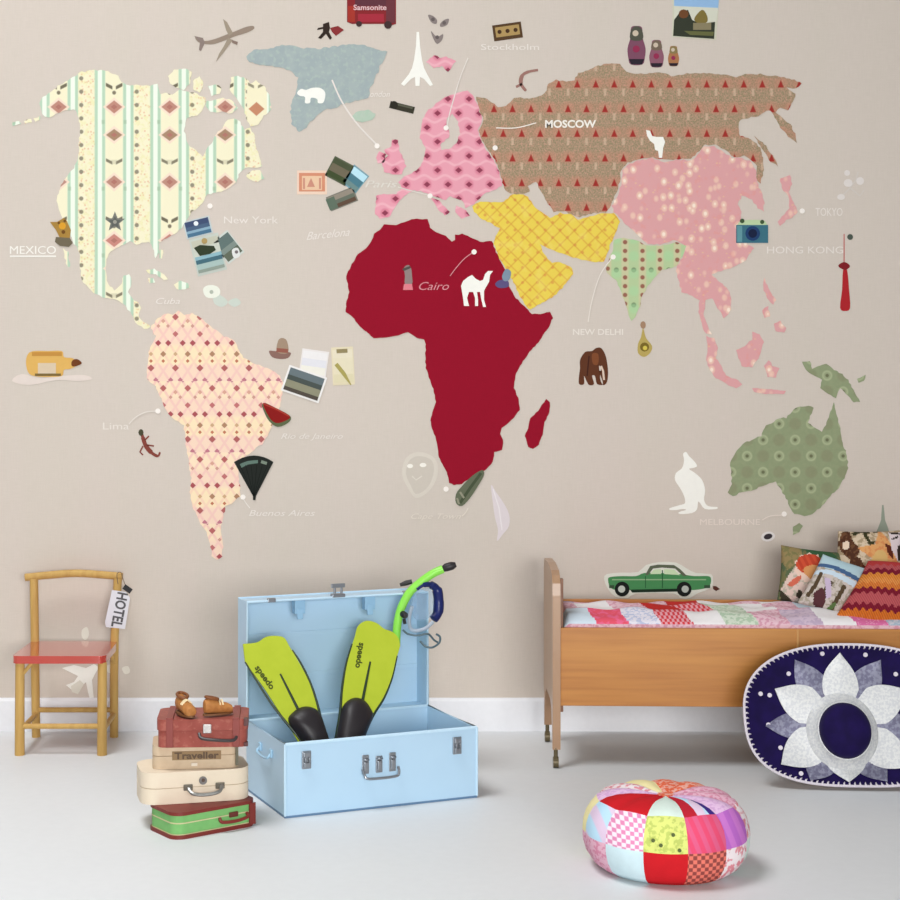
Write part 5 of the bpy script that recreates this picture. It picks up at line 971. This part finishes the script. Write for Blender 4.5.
# petals laid onto the brim: centre
c0 = (-.032, -.026)
def petal(ang, L0, L1, wd, mat, nm, h, tip=1.0):
    ca, sa = math.cos(math.radians(ang)), math.sin(math.radians(ang)); n = 12; bm = bmesh.new(); V = []
    for i in range(n+1):
        t = i/n; r_ = L0+(L1-L0)*t; w_ = wd*(math.sin(PI*min(1, (t*.62+.30)))**tip)*(1 if t < .999 else .06); w_ *= (1-t**6)*.98+.02
        row = []
        for s in (-1, -.5, 0, .5, 1):
            x_ = c0[0]+r_*ca-w_*s*sa; y_ = c0[1]+r_*sa+w_*s*ca
            # height on the curled brim
            kk = max(abs(x_)/WBr, abs(y_)/(HB/2)); kk = ((abs(x_)/WBr)**2.4+(abs(y_)/(HB/2))**2.4)**(1/2.4)
            row.append((x_, y_, brimh(kk, 0)+h+.006*(1-abs(s))*(1-t*.6)))
        V.append(row)
    F_ = [[bm.verts.new(HP(*p)) for p in row] for row in V]; B_ = [[bm.verts.new(HP(p[0], p[1], p[2]-.005)) for p in row] for row in V]
    for i in range(n):
        for s in range(4):
            bm.faces.new((F_[i][s], F_[i][s+1], F_[i+1][s+1], F_[i+1][s])); bm.faces.new((B_[i][s], B_[i][s+1], B_[i+1][s+1], B_[i+1][s]))
    rim = [(i, 0) for i in range(n+1)]+[(n, s) for s in range(1, 5)]+[(i, 4) for i in range(n-1, -1, -1)]+[(0, s) for s in range(3, 0, -1)]
    for a, b in zip(rim, rim[1:]+rim[:1]): bm.faces.new((F_[a[0]][a[1]], F_[b[0]][b[1]], B_[b[0]][b[1]], B_[a[0]][a[1]]))
    link(nm, bm, mat, hat, smooth=True)
for ang, L1, wd in ((56, .225, .046), (124, .222, .046), (182, .222, .040), (-2, .23, .044), (236, .195, .050), (304, .195, .050)): petal(ang, .07, L1, wd, silv2, 'smoky_petal', .004, .8)
for ang, L1, wd in ((88, .205, .052), (28, .218, .056), (152, .212, .056), (212, .222, .056), (328, .222, .056), (270, .165, .060)): petal(ang, .06, L1, wd, silver, 'silver_petal', .008, .8)
# crown
def lathe_h(prof, mat, nm, oval=1.08, n=48, cxy=None):
    bm = bmesh.new(); R2 = []; cx_, cy_ = cxy or (c0[0]-.003, c0[1]-.022)
    for r_, h_ in prof: R2.append([bm.verts.new(HP(cx_+r_*math.cos(2*PI*q/n), cy_+r_*oval*math.sin(2*PI*q/n), h_)) for q in range(n)])
    for X_, Y_ in zip(R2, R2[1:]):
        for q in range(n): f = bm.faces.new((X_[q], X_[(q+1) % n], Y_[(q+1) % n], Y_[q])); f.smooth = True
    bm.faces.new(R2[-1]); bm.faces.new(R2[0]); return link(nm, bm, mat, hat, smooth=True)
lathe_h([(.104, .004), (.102, .013), (.093, .020), (.082, .032), (.077, .044), (.0765, .046)], silver, 'crown_band')
lathe_h([(.074, .030), (.0735, .048), (.072, .060), (.068, .073), (.060, .084), (.048, .092), (.033, .098), (.015, .101)], velvet, 'crown')
bm = bmesh.new()
for (a, b) in ((-.075, .176), (.050, .174), (-.175, .118), (.135, .120), (-.215, -.095), (.19, -.095), (-.165, -.168), (-.235, .055), (-.262, .058), (.235, .055), (-.245, -.03), (.245, -.03)):
    kk = ((abs(a)/WBr)**2.4+(abs(b)/(HB/2))**2.4)**(1/2.4)
    prism(bm, circ(a, b, .0065, 12), lambda x_, y_: HP(x_, y_, brimh(kk, 0)-.001), lambda x_, y_: HP(x_, y_, brimh(kk, 0)+.0045))
link('sequin_dots', bm, cord, hat)

# ================================================================ light and camera
def area(name, loc, look, sx, sy, power, col):
    L = bpy.data.lights.new(name, 'AREA'); L.shape = 'RECTANGLE'; L.size = sx; L.size_y = sy; L.energy = power; L.color = col
    o = bpy.data.objects.new(name, L); COL.objects.link(o); o.location = loc; o.rotation_euler = (Vector(look)-Vector(loc)).to_track_quat('-Z', 'Y').to_euler(); return o
area('window_light', (.8, -6.7, 1.25), (.3, 0, .75), 2.8, 1.5, 226, (.985, .995, 1.0))
area('overhead_floor_fill', (-1.7, -2.4, 5.5), (-1.2, -2.5, 0), 2.4, 2.0, 132, (.98, .99, 1.0))  # added overhead fill that brightens the floor; no real roof window here
sk = area('narrow_floor_fill', (-1.9, -2.2, 5.5), (-1.4, -2.0, 0), 2.4, 2.0, 24, (.98, .99, 1.0)); sk.data.spread = math.radians(75)  # second added fill, narrow spread to lift the floor; not a real fitting
wd_ = bpy.data.worlds.new('room_daylight'); S.world = wd_; wd_.use_nodes = True
bg = wd_.node_tree.nodes['Background']; bg.inputs[0].default_value = (.95, .98, 1.0, 1); bg.inputs[1].default_value = .12
cam = bpy.data.cameras.new('camera'); co = bpy.data.objects.new('camera', cam); COL.objects.link(co)
co.location = (0, -CAMD, CAMH); co.rotation_euler = (PI/2, 0, 0)
cam.sensor_width = 36; cam.sensor_fit = 'HORIZONTAL'; cam.lens = F/900*36
cam.shift_x = (450-370)/900; cam.shift_y = -(450-372)/900; cam.clip_start = .05
S.camera = co
S.view_settings.view_transform = 'Standard'; S.view_settings.look = 'None'; S.view_settings.gamma = 1; S.view_settings.use_curve_mapping = False
S.view_settings.exposure = 0.07
